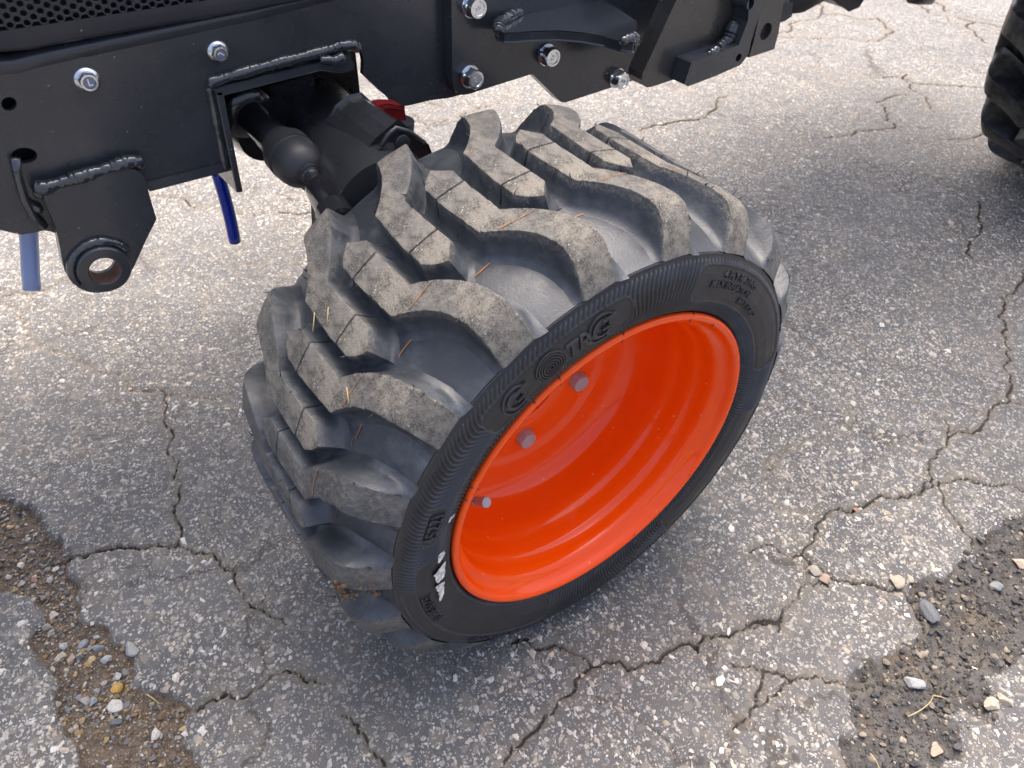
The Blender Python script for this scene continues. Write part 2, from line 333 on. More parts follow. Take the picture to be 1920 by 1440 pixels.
DIRT_R = [(1400 + a / 2.571, 880 + b / 2.571) for a, b in [(1480, 160), (1337, 210), (1250, 230), (1200, 290), (1130, 330), (1080, 380), (1020, 440), (975, 520), (880, 530), (780, 590), (810, 680), (860, 790), (750, 840), (740, 920), (640, 930), (560, 930), (540, 1000), (510, 1050), (490, 1130), (500, 1200), (530, 1270), (450, 1330), (480, 1440), (500, 1560), (850, 1560), (880, 1440), (1050, 1400), (1030, 1290), (1100, 1240), (1000, 1180), (1060, 1180), (1200, 1230), (1230, 1100), (1130, 960), (1250, 950), (1337, 900), (1480, 860)]]
def sdist(X, Y, poly):                                # signed distance, inside positive
    P = np.array(poly); d = np.full(X.shape, 1e9); ins = np.zeros(X.shape, bool)
    for a, b in zip(P, np.roll(P, -1, 0)):
        e = b - a; t = np.clip(((X - a[0]) * e[0] + (Y - a[1]) * e[1]) / (e @ e + 1e-12), 0, 1)
        d = np.minimum(d, np.hypot(X - a[0] - t * e[0], Y - a[1] - t * e[1]))
        c = ((a[1] > Y) != (b[1] > Y)) & (X < (b[0] - a[0]) * (Y - a[1]) / (b[1] - a[1] + 1e-12) + a[0]); ins ^= c
    return np.where(ins, d, -d)
polyL = [gat(a, b)[:2] for a, b in DIRT_L]; polyR = [gat(a, b)[:2] for a, b in DIRT_R]
def fields(X, Y):
    n1 = fbm(X, Y, 40, 4, 1); wob = n1 * .010 + fbm(X, Y, 130, 3, 5) * .004
    bb = lambda P, m: (X > min(p[0] for p in P) - m) & (X < max(p[0] for p in P) + m) & (Y > min(p[1] for p in P) - m) & (Y < max(p[1] for p in P) + m)
    dl = np.full(X.shape, -1.); dr = np.full(X.shape, -1.)
    k = bb(polyL, .05); dl[k] = sdist(X[k], Y[k], polyL); k = bb(polyR, .05); dr[k] = sdist(X[k], Y[k], polyR)
    L = np.clip((dl + wob) / .006 + .5, 0, 1); R = np.clip((dr + wob * 1.5) / .008 + .5, 0, 1)
    ck = np.zeros(X.shape); dep = np.zeros(X.shape)
    for P, wd in cracks:
        a0 = P.min(0) - .03; a1 = P.max(0) + .03; k = (X > a0[0]) & (X < a1[0]) & (Y > a0[1]) & (Y < a1[1])
        if not k.any(): continue
        x = X[k]; y = Y[k]; d = np.full(x.shape, 1e9)
        for a, b in zip(P[:-1], P[1:]):
            e = b - a; t = np.clip(((x - a[0]) * e[0] + (y - a[1]) * e[1]) / (e @ e + 1e-12), 0, 1)
            d = np.minimum(d, np.hypot(x - a[0] - t * e[0], y - a[1] - t * e[1]))
        far = 1 + .45 * np.clip(y - .4, 0, 3)
        wv = wd * (.15 + 1.5 * vnoise(x * 35, y * 35, 9) ** 1.5) * far
        rc = np.hypot(x + .3, y + .3); fo = .009 * (1 + 1.1 * np.clip(rc - 1.05, 0, 3)); q = np.clip(1 - np.maximum(d - .0006 * wv, 0) / fo, 0, 1)    # 1 at the crack, falling to 0 at 9 mm
        ck[k] = np.maximum(ck[k], np.where(wd > .0, q * np.clip(wd + .3, 0, 1), 0)); dp = np.clip(1 - d / (.0013 * wv), 0, 1) * .006 * min(wd, 1.2)
        rim_ = np.clip(1 - d / .008, 0, 1) ** 2 * .0015; dep[k] = np.maximum(dep[k], dp + rim_)
    fine = fbm(X, Y, 220, 3, 11)
    z = fbm(X, Y, 3, 3, 2) * .002 + fbm(X, Y, 28, 3, 3) * .0010 + fine * .0007 - dep * (1 - .7 * R) - L * (.008 + .003 * n1 - .0022 * fine) - R * (.004 + .008 * fbm(X, Y, 60, 4, 8) * .5 - .0035 * fine)
    core = (X > -.75) & (X < 2.3) & (Y > -.6) & (Y < 2.2)
    return np.where(core, z, z * .6), L, R, np.clip(ck, 0, 1)
def graded(lo, hi, step, far, grow=1.06, cap=3.):
    a = list(np.arange(lo, hi + step, step)); s = step; x = a[-1]; r = []
    while x < far[1]: s = min(s * grow, cap); x += s; r.append(x)
    s = step; x = lo; l = []
    while x > far[0]: s = min(s * grow, cap); x -= s; l.append(x)
    return np.array(l[::-1] + a + r)
def axis_(a, b, c_, far):
    g1 = graded(a, b, .0030, far, 1.06); left = g1[g1 <= b + 1e-6]; mid = np.arange(left[-1] + .0075, c_, .0075); r = [mid[-1]]; s = .0075
    while r[-1] < far[1]: s = min(s * 1.08, 3.); r.append(r[-1] + s)
    return np.concatenate([left, mid, r[1:]])
xs = axis_(-.52, .98, 2.45, (-25, 45)); ys = axis_(-.37, .92, 1.75, (-20, 45))
X, Y = np.meshgrid(xs, ys, indexing='ij'); Zg, gL, gR, gC = fields(X, Y)
gm = bpy.data.meshes.new('ground'); nx, ny = X.shape
gm.vertices.add(nx * ny); gm.vertices.foreach_set('co', np.stack([X, Y, Zg], -1).astype(np.float32).ravel())
I = np.arange(nx * ny).reshape(nx, ny); Q = np.stack([I[:-1, :-1], I[1:, :-1], I[1:, 1:], I[:-1, 1:]], -1).reshape(-1, 4)
gm.loops.add(Q.size); gm.loops.foreach_set('vertex_index', Q.ravel().astype(np.int32)); gm.polygons.add(len(Q))
gm.polygons.foreach_set('loop_start', np.arange(0, Q.size, 4, dtype=np.int32)); gm.polygons.foreach_set('loop_total', np.full(len(Q), 4, np.int32))
gm.polygons.foreach_set('use_smooth', np.ones(len(Q), bool)); gm.update(calc_edges=True); gm.materials.append(ASPHALT)
for nm, arr in (('dirt', gL), ('darkpatch', gR), ('crack', gC)):
    at_ = gm.attributes.new(nm, 'FLOAT', 'POINT'); at_.data.foreach_set('value', arr.astype(np.float32).ravel())
obj('ground', gm, kind='structure', label='cracked grey asphalt yard with pale embedded stones and soil in the potholes')
def gsamp(arr, x, y):
    i = np.clip(np.searchsorted(xs, x) - 1, 0, nx - 2); j = np.clip(np.searchsorted(ys, y) - 1, 0, ny - 2)
    fx = (x - xs[i]) / (xs[i + 1] - xs[i]); fy = (y - ys[j]) / (ys[j + 1] - ys[j])
    return (arr[i, j] * (1 - fx) + arr[i + 1, j] * fx) * (1 - fy) + (arr[i, j + 1] * (1 - fx) + arr[i + 1, j + 1] * fx) * fy

def color_mesh(name, V, T, colv):
    me = bpy.data.meshes.new(name); me.vertices.add(len(V)); me.vertices.foreach_set('co', V.astype(np.float32).ravel())
    me.loops.add(T.size); me.loops.foreach_set('vertex_index', T.ravel().astype(np.int32)); k = T.shape[1]; me.polygons.add(len(T))
    me.polygons.foreach_set('loop_start', np.arange(0, T.size, k, dtype=np.int32)); me.polygons.foreach_set('loop_total', np.full(len(T), k, np.int32))
    me.polygons.foreach_set('use_smooth', np.ones(len(T), bool)); me.update(calc_edges=True); me.materials.append(STONE)
    a = me.attributes.new('Col', 'FLOAT_COLOR', 'POINT'); a.data.foreach_set('color', np.concatenate([colv, np.ones((len(V), 1))], 1).astype(np.float32).ravel()); return me
# embedded chips: angular flat stones worn flush with the asphalt
N = 125000
px = rng.uniform(-.55, 1.35, N); py = rng.uniform(-.40, 1.35, N)
d_ = np.hypot(px, py + .1); keep = rng.random(N) < np.clip(1.25 - .35 * d_, .2, 1.) * np.clip(.62 + 1.9 * fbm(px, py, 5.5, 4, 21), .10, 1)
Lq = gsamp(gL, px, py); Rq = gsamp(gR, px, py); Cq = gsamp(gC, px, py); keep &= (Lq < .2) & (rng.random(N) > Rq * .93) & (Cq < .85)
px, py = px[keep], py[keep]; N = len(px)
ln = np.exp(rng.normal(np.log(.00155), .50, N)); big = rng.random(N) < .03; ln[big] *= 1.9; ln = np.minimum(ln, .0065); asp = rng.uniform(.28, .95, N); ang = rng.uniform(0, PI, N)
ang = np.where(rng.random(N) < .45, .9 + rng.normal(0, .35, N), ang)
K = 6; th = np.arange(K) * 2 * PI / K
rad_ = rng.uniform(.38, 1.3, (N, K)); lx = np.cos(th + rng.uniform(-.2, .2, (N, K))) * rad_ * ln[:, None]; ly = np.sin(th) * rad_ * (ln * asp)[:, None]
bend = rng.normal(0, .35, N) / ln; ly = ly + bend[:, None] * lx ** 2 * .5
cx = lx * np.cos(ang)[:, None] - ly * np.sin(ang)[:, None]; cy = lx * np.sin(ang)[:, None] + ly * np.cos(ang)[:, None]
z0 = gsamp(Zg, px, py)
def ring(s, dz): return np.stack([px[:, None] + cx * s, py[:, None] + cy * s, np.broadcast_to((z0 + dz)[:, None], cx.shape)], -1)
tp = .0003 + .14 * ln * rng.uniform(.3, 1., N)
V = np.concatenate([ring(1.04, -.0004), ring(.74, tp), np.stack([px, py, z0 + tp * 1.08], -1)[:, None]], 1).reshape(-1, 3)
T = []
for k in range(K):
    k2 = (k + 1) % K
    T += [(k, k2, K + k2), (k, K + k2, K + k), (K + k, K + k2, 2 * K)]
T = (np.array(T)[None] + (np.arange(N) * (2 * K + 1))[:, None, None]).reshape(-1, 3)
pal = np.array([(.62, .59, .52), (.68, .665, .62), (.48, .42, .33), (.36, .33, .28), (.60, .50, .40), (.27, .255, .235), (.54, .52, .48), (.20, .195, .19)])
cc = pal[rng.choice(8, N, p=[.24, .22, .16, .12, .08, .07, .08, .03])] * rng.uniform(.72, 1.08, (N, 1))
obj('aggregate', color_mesh('aggregate', V, T, np.repeat(cc, 2 * K + 1, 0)), kind='stuff', label='pale angular stone chips worn flush into the asphalt')

def rock(r, seed, sub=2, sq=(1., .8, .62)):
    bm = bmesh.new(); bmesh.ops.create_icosphere(bm, subdivisions=sub, radius=1.); g = np.random.default_rng(seed)
    cuts = g.normal(size=(11, 3)); cuts /= np.linalg.norm(cuts, axis=1)[:, None]; hs = g.uniform(.48, .86, 11)
    out = []
    for v in bm.verts:
        p = np.array(v.co)
        for c_, h_ in zip(cuts, hs):
            q = p @ c_
            if q > h_: p = p - c_ * (q - h_)
        out.append(p * np.array(sq) * r)
    Fc = [[v.index for v in f.verts] for f in bm.faces]; bm.free(); return np.array(out), np.array(Fc)
def rocks(pts, sizes, cols, name, **kw):
    base = [rock(1., s, 2 if s < 5 else 1, (1., random.uniform(.55, .95), random.uniform(.38, .62))) for s in range(14)]; V = []; T = []; Cc = []; o = 0
    for (x, y, z), r, c_ in zip(pts, sizes, cols):
        b, f = base[random.randrange(14)]; a = random.uniform(0, 6.28); ca, sa = math.cos(a), math.sin(a)
        q = b * r; q = np.stack([q[:, 0] * ca - q[:, 1] * sa, q[:, 0] * sa + q[:, 1] * ca, q[:, 2]], 1) + (x, y, z + r * .28)
        V.append(q); T.append(f + o); o += len(q); Cc.append(np.repeat([c_], len(q), 0))
    me_ = color_mesh(name, np.concatenate(V), np.concatenate(T), np.concatenate(Cc)); me_.polygons.foreach_set('use_smooth', [False] * len(me_.polygons)); return obj(name, me_, kind='stuff', **kw)
PC = [(.36, .33, .28), (.24, .24, .25), (.42, .40, .36), (.22, .15, .09), (.30, .22, .13), (.17, .18, .20), (.38, .27, .13), (.13, .11, .09), (.48, .46, .42)]
def scatter_in(poly, n, seed, m=.0):
    g = np.random.default_rng(seed); P = np.array(poly); lo = P.min(0); hi = P.max(0); x = g.uniform(lo[0], hi[0], n); y = g.uniform(lo[1], hi[1], n)
    k = sdist(x, y, poly) > m; return x[k], y[k]
x, y = scatter_in(polyL, 12000, 3, .001)
den = np.clip(.35 + 1.2 * (vnoise(x * 22, y * 22, 31) - .25), .12, 1); k = rng.random(len(x)) < den; x, y = x[k], y[k]
r = np.minimum(np.exp(rng.normal(np.log(.0011), .6, len(x))), .0048)
rocks([(a, b, c) for a, b, c in zip(x, y, gsamp(Zg, x, y))], r, [np.array(random.choice(PC)) * random.uniform(.6, 1.15) for _ in x], 'gravel', label='loose mixed gravel lying in the brown soil of the long pothole')
x, y = scatter_in(polyR, 7000, 4, .0)
r = np.minimum(np.exp(rng.normal(np.log(.0009), .75, len(x))), .0052)
rocks([(a, b, c) for a, b, c in zip(x, y, gsamp(Zg, x, y))], r, [np.array(random.choice([(.06, .06, .062), (.09, .088, .085), (.045, .045, .046), (.14, .115, .09), (.07, .068, .066), (.30, .26, .2)])) * random.uniform(.7, 1.15) for _ in x], 'asphalt_crumbs', label='dark crumbled asphalt and soil filling the pothole')
# stray grit on the sound asphalt
x = rng.uniform(-.5, 1.0, 1500); y = rng.uniform(-.38, .9, 1500)
rocks([(a, b, c) for a, b, c in zip(x, y, gsamp(Zg, x, y))], np.minimum(np.exp(rng.normal(np.log(.0007), .5, 1500)), .0025), [np.array(random.choice(PC)) * random.uniform(.8, 1.2) for _ in x], 'grit', label='stray grit scattered over the asphalt')

def pebble(px_, py_, size, col, label, group=None, seed=0, name='pebble', sq=(1., .8, .6), cat='stone'):
    g = gat(px_, py_); v, f = rock(size, seed + 50, 3, sq); a = seed * 1.7; ca, sa = math.cos(a), math.sin(a)
    v = np.stack([v[:, 0] * ca - v[:, 1] * sa, v[:, 0] * sa + v[:, 1] * ca, v[:, 2]], 1)
    me_ = color_mesh(name, v, f, np.repeat([col], len(v), 0)); me_ = auto_smooth(me_, 16); o = obj(name, me_, label=label, cat=cat, group=group)
    o.location = (g[0], g[1], float(gsamp(Zg, np.array([g[0]]), np.array([g[1]]))[0]) + size * .3); return o
GP = 'small loose stones in the brown pothole'
for i, (a, b, s, c_, lb) in enumerate([
    (13, 982, .0048, (.50, .36, .18), 'ochre stone at the upper end of the brown pothole by the left edge'),
    (35, 1055, .0052, (.62, .58, .50), 'roundest cream pebble alone on bare brown soil'),
    (37, 1088, .0048, (.44, .40, .34), 'long beige pebble below the roundest cream one'),
    (61, 1083, .0042, (.36, .20, .14), 'small reddish pebble on the brown soil'),
    (96, 1148, .0055, (.50, .44, .38), 'pinkish cream angular stone at the head of the gravel strip'),
    (82, 1170, .0052, (.34, .32, .29), 'grey brown stone just left of the gravel strip head'),
    (108, 1224, .0052, (.46, .40, .30), 'tan oval pebble on the left side of the gravel strip'),
    (114, 1204, .0056, (.36, .38, .40), 'pale blue grey flat stone above the tan oval pebble'),
    (152, 1204, .0068, (.24, .27, .30), 'largest slate blue stone in the gravel strip'),
    (180, 1210, .0062, (.22, .25, .27), 'slate stone right of the largest slate blue one'),
    (127, 1230, .0058, (.40, .33, .27), 'dull pink angular stone in the gravel strip'),
    (196, 1232, .0056, (.42, .44, .45), 'light grey wedge shaped stone on the right of the gravel strip'),
    (217, 1260, .0058, (.42, .44, .42), 'pale pointed stone lower down the gravel strip'),
    (166, 1231, .0046, (.50, .40, .24), 'yellowish pebble beneath the slate stones'),
    (247, 1219, .0092, (.40, .41, .40), 'big grey stone set in the pothole edge'),
    (213, 1287, .0072, (.48, .30, .07), 'bright amber stone in the gravel strip'),
    (154, 1309, .0060, (.32, .30, .28), 'round brownish grey pebble left of a slate pebble'),
    (170, 1309, .0052, (.28, .31, .33), 'slate pebble beside a round brownish one'),
    (213, 1318, .0078, (.56, .54, .50), 'whitish knobbly stone below the amber one'),
    (288, 1370, .0058, (.56, .54, .50), 'cream stone near the lower end of the gravel strip'),
    (213, 1350, .0058, (.14, .15, .16), 'dark slate stone under the whitish knobbly one')]):
    pebble(a, b, s, c_, lb, GP, i, sq=(1., random.uniform(.65, .9), random.uniform(.5, .7)))
for i, (a, b, s, c_, lb) in enumerate([
    (1915, 1056, .0095, (.55, .42, .32), 'pink tan stone on the dark patch at the right edge'),
    (1680, 1092, .0100, (.46, .38, .30), 'tan triangular stone wedged in the crack'),
    (1524, 1072, .0092, (.40, .37, .31), 'squarish beige stone at the fork of two cracks'),
    (1545, 1086, .0085, (.42, .32, .24), 'pinkish stone right of the squarish beige one'),
    (1715, 1281, .0110, (.34, .36, .36), 'pale grey curved stone in the dark patch above a straw'),
    (1708, 1275, .0062, (.40, .36, .30), 'beige sliver of stone beside the pale grey curved one'),
    (1870, 1098, .0085, (.22, .24, .24), 'flat grey stone in the dark patch'),
    (1738, 1148, .0150, (.15, .16, .17), 'flat slab of broken asphalt lying on the dark patch'),
    (1860, 1322, .0095, (.48, .42, .33), 'cream stone on the right rim of the dark patch'),
    (1880, 1312, .0085, (.46, .40, .32), 'tan stone right of the cream one on the patch rim'),
    (1757, 1405, .0080, (.44, .33, .25), 'pinkish stone near the bottom of the dark patch'),
    (1606, 956, .0062, (.42, .24, .15), 'small reddish stone in the long crack')]):
    pebble(a, b, s, c_, lb, 'stones lying at the cracks and dark patch on the right', 40 + i, sq=(1., random.uniform(.6, .85), .42))

def straw(p, q, label, bend=.004, r=.0006):
    a = gat(*p); b = gat(*q); mid = (a + b) / 2 + np.array([bend, -bend, .002]); pts = []
    for k in range(9):
        t = k / 8; s = a * (1 - t) ** 2 + mid * 2 * t * (1 - t) + b * t * t; s[2] = max(s[2], 0) + .0022; pts.append(s)
    v, f = tube(pts, [r * (1 - .5 * k / 8) for k in range(9)], 6, flat=.45); obj('straw', mesh('straw', v, f, [STRAW]), label=label, cat='straw')
straw((1700, 1346), (1748, 1306), 'longest dry straw lying bent on the dark patch', .006)
straw((1748, 1306), (1773, 1313), 'short straw end touching the longest straw', .001)
straw((1630, 1414), (1648, 1446), 'straw stub at the bottom edge by the dark patch', .001)
straw((437, 1066), (454, 1043), 'small straw on the asphalt left of the tyre', .001)
straw((276, 1304), (300, 1322), 'yellow straw at the right rim of the brown pothole', .001)
straw((1440, 880), (1452, 862), 'tiny straw on the asphalt right of the wheel', .0, .0004)

# ------------------------------------------------------------------ tractor root
root = bpy.data.objects.new('compact_tractor', None); C.objects.link(root); root.location = (0, 0, 0)
root['label'] = 'dark grey compact tractor with black lug tyres and a bright orange wheel rim'; root['category'] = 'tractor'

# ------------------------------------------------------------------ tyre
uW, vW, nW = M @ uC, M @ vC, M @ nC
WM = Matrix([[uW[0], vW[0], nW[0]], [uW[1], vW[1], nW[1]], [uW[2], vW[2], nW[2]]]).to_4x4()
WM = Matrix.Translation((0, 0, HC * S)) @ WM
WMi = WM.inverted()
ZC = -.71
_tx = [0, .45, .545, .59, .63, .665, .694, .709, .72]; _tr = [1.563, 1.563, 1.553, 1.532, 1.492, 1.435, 1.374, 1.341, 1.330]
_bx = [0, .20, .35, .50, .60, .66, .70, .72]; _br = [1.440, 1.437, 1.424, 1.400, 1.372, 1.350, 1.335, 1.328]
def Rt(z): return np.interp(np.abs(np.asarray(z) - ZC), _tx, _tr)
def Rb(z): return np.interp(np.abs(np.asarray(z) - ZC), _bx, _br)
SWp = [(1.328, -.008), (1.318, .002), (1.29, .014), (1.24, .030), (1.18, .036), (1.12, .032), (1.06, .014), (1.02, -.008), (.985, -.035), (.955, -.075), (.93, -.12)]
SR = np.array([p[0] for p in SWp])[::-1]; SZ = np.array([p[1] for p in SWp])[::-1]
def swz(R): return np.interp(R, SR, SZ)
def pol(t, R, z): return (R * math.cos(t) * S, R * math.sin(t) * S, z * S)
def grid_faces(a, b, wrap=True, off=0, flip=False):
    i = np.arange(a if wrap else a - 1)[:, None]; j = np.arange(b - 1)[None]; i2 = (i + 1) % a
    q = np.stack([i * b + j, i2 * b + j, i2 * b + j + 1, i * b + j + 1], -1).reshape(-1, 4) + off
    return q[:, ::-1] if flip else q
def fast(name, V, Q, mats, smooth=True, attrs=None):
    me = bpy.data.meshes.new(name); me.vertices.add(len(V)); me.vertices.foreach_set('co', np.asarray(V, np.float32).ravel())
    me.loops.add(Q.size); me.loops.foreach_set('vertex_index', Q.ravel().astype(np.int32)); k = Q.shape[1]; me.polygons.add(len(Q))
    me.polygons.foreach_set('loop_start', np.arange(0, Q.size, k, dtype=np.int32)); me.polygons.foreach_set('loop_total', np.full(len(Q), k, np.int32))
    me.polygons.foreach_set('use_smooth', np.full(len(Q), smooth)); me.update(calc_edges=True)
    for m_ in mats: me.materials.append(m_)
    for nm, arr in (attrs or {}).items():
        a = me.attributes.new(nm, 'FLOAT', 'POINT'); a.data.foreach_set('value', np.asarray(arr, np.float32).ravel())
    return me
def squash(V):                                        # flatten what the wheel's load presses on the ground
    W = np.asarray(V, float); R3 = np.array(WM.to_3x3()); loc = np.array(WM.translation); w_ = W @ R3.T + loc
    low = w_[:, 2] < .0012; w_[low, 2] = .0012; return (w_ - loc) @ R3
# carcass: groove floor and back sidewall
zz = ZC + np.array([-.70, -.66, -.62, -.56, -.5, -.42, -.35, -.27, -.18, -.09, 0, .09, .18, .27, .35, .42, .5, .56, .62, .66, .70])
back = [(.93, -1.28), (.96, -1.34), (1.0, -1.385), (1.06, -1.43), (1.15, -1.46), (1.25, -1.455), (1.30, -1.44)]
prof = [(r_, z_) for r_, z_ in back] + [(float(Rb(z)), z) for z in zz]; NTH = 360
tt = np.arange(NTH) * 2 * PI / NTH; pr = np.array(prof)
V = np.stack([np.cos(tt)[:, None] * pr[:, 0], np.sin(tt)[:, None] * pr[:, 0], np.broadcast_to(pr[:, 1], (NTH, len(pr)))], -1).reshape(-1, 3) * S
Qc = grid_faces(NTH, len(pr), True, 0, True)
# outer sidewall with its ribs, panels and ridge
NS = 3900; ts = np.arange(NS) * 2 * PI / NS
rr = np.concatenate([[1.334, 1.331, 1.326, 1.322], np.linspace(1.316, .99, 72), [.97, .95, .93]])
TH, RR = np.meshgrid(ts, rr, indexing='ij'); deg = (np.degrees(TH) + 180) % 360 - 180
def arc(t, a, b):                                     # signed inside distance along the arc in degrees, from a to b
    c_ = (a + b) / 2; hw = abs(b - a) / 2; return hw - np.abs((t - c_ + 180) % 360 - 180)
def pill(t, R, t0, t1, r0, r1, soft=.006):
    da = arc(t, t0, t1) * PI / 180 * 1.18; dr = (r1 - r0) / 2 - np.abs(R - (r0 + r1) / 2); q = np.minimum(da, .12); m_ = min((r1 - r0) / 2, .07)
    dd = np.where((da < m_) & (dr < m_), m_ - np.hypot(m_ - np.minimum(da, m_), m_ - np.minimum(dr, m_)), np.minimum(da, dr)); return dd
pills = [(-59, -17.5, 1.075, 1.262), (3.5, 15.5, 1.135, 1.225), (-142, -78, 1.09, 1.285), (22, 100, 1.03, 1.235), (30, 104, 1.24, 1.305), (150, 200, 1.06, 1.28)]
inside = np.full(TH.shape, -1.)
for p_ in pills: inside = np.maximum(inside, pill(deg, RR, *p_))
xr = (RR - 1.02) / .29
wave = .046 * np.sin(xr * 5.6 + .4) * (.55 + .6 * np.cos(np.radians(deg) * 2.0 + .3)) + .035 * xr
rib = .5 + .5 * np.cos((TH + wave) * 300)
rib = np.clip(rib * 1.5 - .5, 0, 1)
env = np.clip((RR - 1.0) / .02, 0, 1) * np.clip((1.312 - RR) / .01, 0, 1) * (1 - np.clip(inside / .006 + 1., 0, 1))
line = np.exp(-(inside / .0045) ** 2)
ZS = np.interp(RR, SR, SZ) + env * rib * .0105 + line * .0075 + np.exp(-((RR - 1.329) / .0035) ** 2) * .010
for rc_ in (1.035,): ZS = ZS + np.exp(-((RR - rc_) / .003) ** 2) * .004
crest = env * rib + line * .8 + np.exp(-((RR - 1.329) / .0035) ** 2) * .8
Vs = np.stack([np.cos(TH) * RR, np.sin(TH) * RR, ZS], -1).reshape(-1, 3) * S
tyre = obj('tyre', fast('tyre', squash(V), Qc, [RUBBER], attrs={'dust': np.zeros(len(V))}), root, label='front tyre with dusty tread lugs and fine ribbed sidewall')
tyre.matrix_local = WM
def tpart(name, me, **kw): return obj(name, me, tyre, **kw)
tpart('sidewall', fast('sidewall', Vs, grid_faces(NS, len(rr), True, 0, False)[:, ::-1], [SIDE], attrs={'crest': crest}))

# lugs: outlines in (degrees, z) read for one lug, the other side mirrors it half a pitch later
SL = [(-41.1, -.886), (-41.0, -.70), (-41.6, -.450), (-44.2, -.385), (-46.2, -.320), (-47.9, -.230), (-48.8, -.140), (-48.9, -.070), (-48.2, .0)]
SRt = [(-47.2, -.89), (-47.0, -.70), (-47.0, -.505), (-49.6, -.440), (-52.2, -.350), (-54.4, -.240), (-55.6, -.130), (-55.9, -.060), (-55.7, .0)]
CAPL, CAPR = (-42.4, -.94), (-44.6, -.985)
def cr(P, n):                                         # Catmull-Rom through P[2:], straight before
    P = [np.array(p, float) for p in P]; out = []
    for a, b, k in ((P[0], P[1], 6), (P[1], P[2], 8)):
        out += [a + (b - a) * i / k for i in range(k)]
    Q = P[2:]; E_ = [Q[0] * 2 - Q[1]] + Q + [Q[-1] * 2 - Q[-2]]
    for i in range(1, len(E_) - 2):
        p0, p1, p2, p3 = E_[i - 1:i + 3]
        for k in range(n):
            t = k / n; out.append(.5 * ((2 * p1) + (-p0 + p2) * t + (2 * p0 - 5 * p1 + 4 * p2 - p3) * t * t + (-p0 + 3 * p1 - 3 * p2 + p3) * t ** 3))
    out.append(Q[-1]); return out
Lp = cr(SL, 6); Rp = cr(SRt, 6)
Lp = [np.array(CAPL)] + [(np.array(CAPL) + Lp[0]) / 2] + Lp; Rp = [np.array(CAPR)] + [(np.array(CAPR) + Rp[0]) / 2] + Rp
# a sipe (thin knife cut) crosses the lug near its inner end
si = 5; sp = lambda A, i, d_: A[i] + (A[i + 1] - A[i]) / np.linalg.norm(A[i + 1] - A[i]) * d_
Lp = Lp[:si + 1] + [Lp[si] + (0, .006), Lp[si] + (0, .012)] + Lp[si + 1:]; Rp = Rp[:si + 1] + [Rp[si] + (.0, .006), Rp[si] + (0, .012)] + Rp[si + 1:]
SIPE = si + 1
LREF = -48.0
def lug_mesh(name, mirror, seed, dusty=1.):
    g = np.random.default_rng(seed); kx = PI / 180 * 1.5  # degrees -> arc length in R units
    L = np.array(Lp); R_ = np.array(Rp); n = len(L); jit = g.normal(0, .0016, (2, n))
    cl = np.concatenate([L[::-1], R_]); c2 = cl * (kx, 1)                                   # open outline from outer-left round the tip to outer-right
    tang = np.gradient(c2, axis=0); 
    a_ = np.diff(c2, axis=0); a_ /= np.linalg.norm(a_, axis=1)[:, None] + 1e-9; an = np.concatenate([a_[:1], a_]); bn = np.concatenate([a_, a_[-1:]])
    na = np.stack([-an[:, 1], an[:, 0]], 1); nb = np.stack([-bn[:, 1], bn[:, 0]], 1); nn_ = na + nb; nn_ /= np.linalg.norm(nn_, axis=1)[:, None] + 1e-9
    nn_ /= np.clip((nn_ * na).sum(1), .55, 1)[:, None]
    cen = c2.mean(0); 
    mid = len(c2) // 2; sgn = 1 if (c2[mid] - c2[mid - 8]) @ (c2[mid] - c2[0]) and ((nn_[mid] @ (c2[mid] - (L[n // 3] + R_[n // 3]) / 2 * (kx, 1))) > 0) else -1
    nn_ *= sgn
    hj = g.normal(0, 1, len(c2))
    rings = [(-.011, 1.0), (-.003, .985), (.0, .93), (.012, .5), (.024, .20), (.040, .06), (.072, -.02)]
    V = []; dust = []
    def P3(p2, hh):
        t = p2[0] / kx; z = p2[1]
        zc_ = min(z, .004); r_ = float(Rb(zc_)) + (float(Rt(zc_)) - float(Rb(zc_))) * hh
        if mirror: z = 2 * ZC - z
        a = math.radians(t - LREF); return (r_ * math.cos(a) * S, r_ * math.sin(a) * S, z * S)
    m_ = len(c2)
    for d_, hh in rings:
        for i in range(m_):
            dd = d_ + (.0013 * hj[i] if hh > .9 else 0); p = c2[i] + nn_[i] * dd
            hq = hh
            if hh > .4 and (i == n + SIPE or i == n - 1 - SIPE): hq = hh - .22; p = c2[i] - nn_[i] * .008
            V.append(P3(p, hq)); dust.append({1.0: 1., .985: .8, .93: .52}.get(hh, .26 if hh > .4 else 0.) * dusty)
    Fc = []
    for k in range(len(rings) - 1):
        for i in range(m_ - 1): Fc.append((k * m_ + i, k * m_ + i + 1, (k + 1) * m_ + i + 1, (k + 1) * m_ + i))
    # running face: loft between both inset edges
    KI = 7; base = len(V); idx = np.zeros((n, KI + 2), int)
    for i in range(n):
        li, ri = n - 1 - i, n + i; idx[i, 0] = li; idx[i, -1] = ri
        a = c2[li] + nn_[li] * -.011; b = c2[ri] + nn_[ri] * -.011
        for k in range(1, KI + 1):
            t = k / (KI + 1); p = a * (1 - t) + b * t; idx[i, k] = len(V); V.append(P3(p, (1.0 - (.16 if i == SIPE else 0)) + g.normal(0, .008))); dust.append((1. if i != SIPE else .2) * dusty)
    for i in range(n - 1):
        for k in range(KI + 1): Fc.append((idx[i, k], idx[i, k + 1], idx[i + 1, k + 1], idx[i + 1, k]))
    V = np.array(V); me = bpy.data.meshes.new(name); me.from_pydata([tuple(map(float, v)) for v in V], [], [tuple(map(int, f)) for f in Fc]); me.materials.append(RUBBER)
    at_ = me.attributes.new('dust', 'FLOAT', 'POINT'); at_.data.foreach_set('value', np.array(dust, np.float32))
    return me
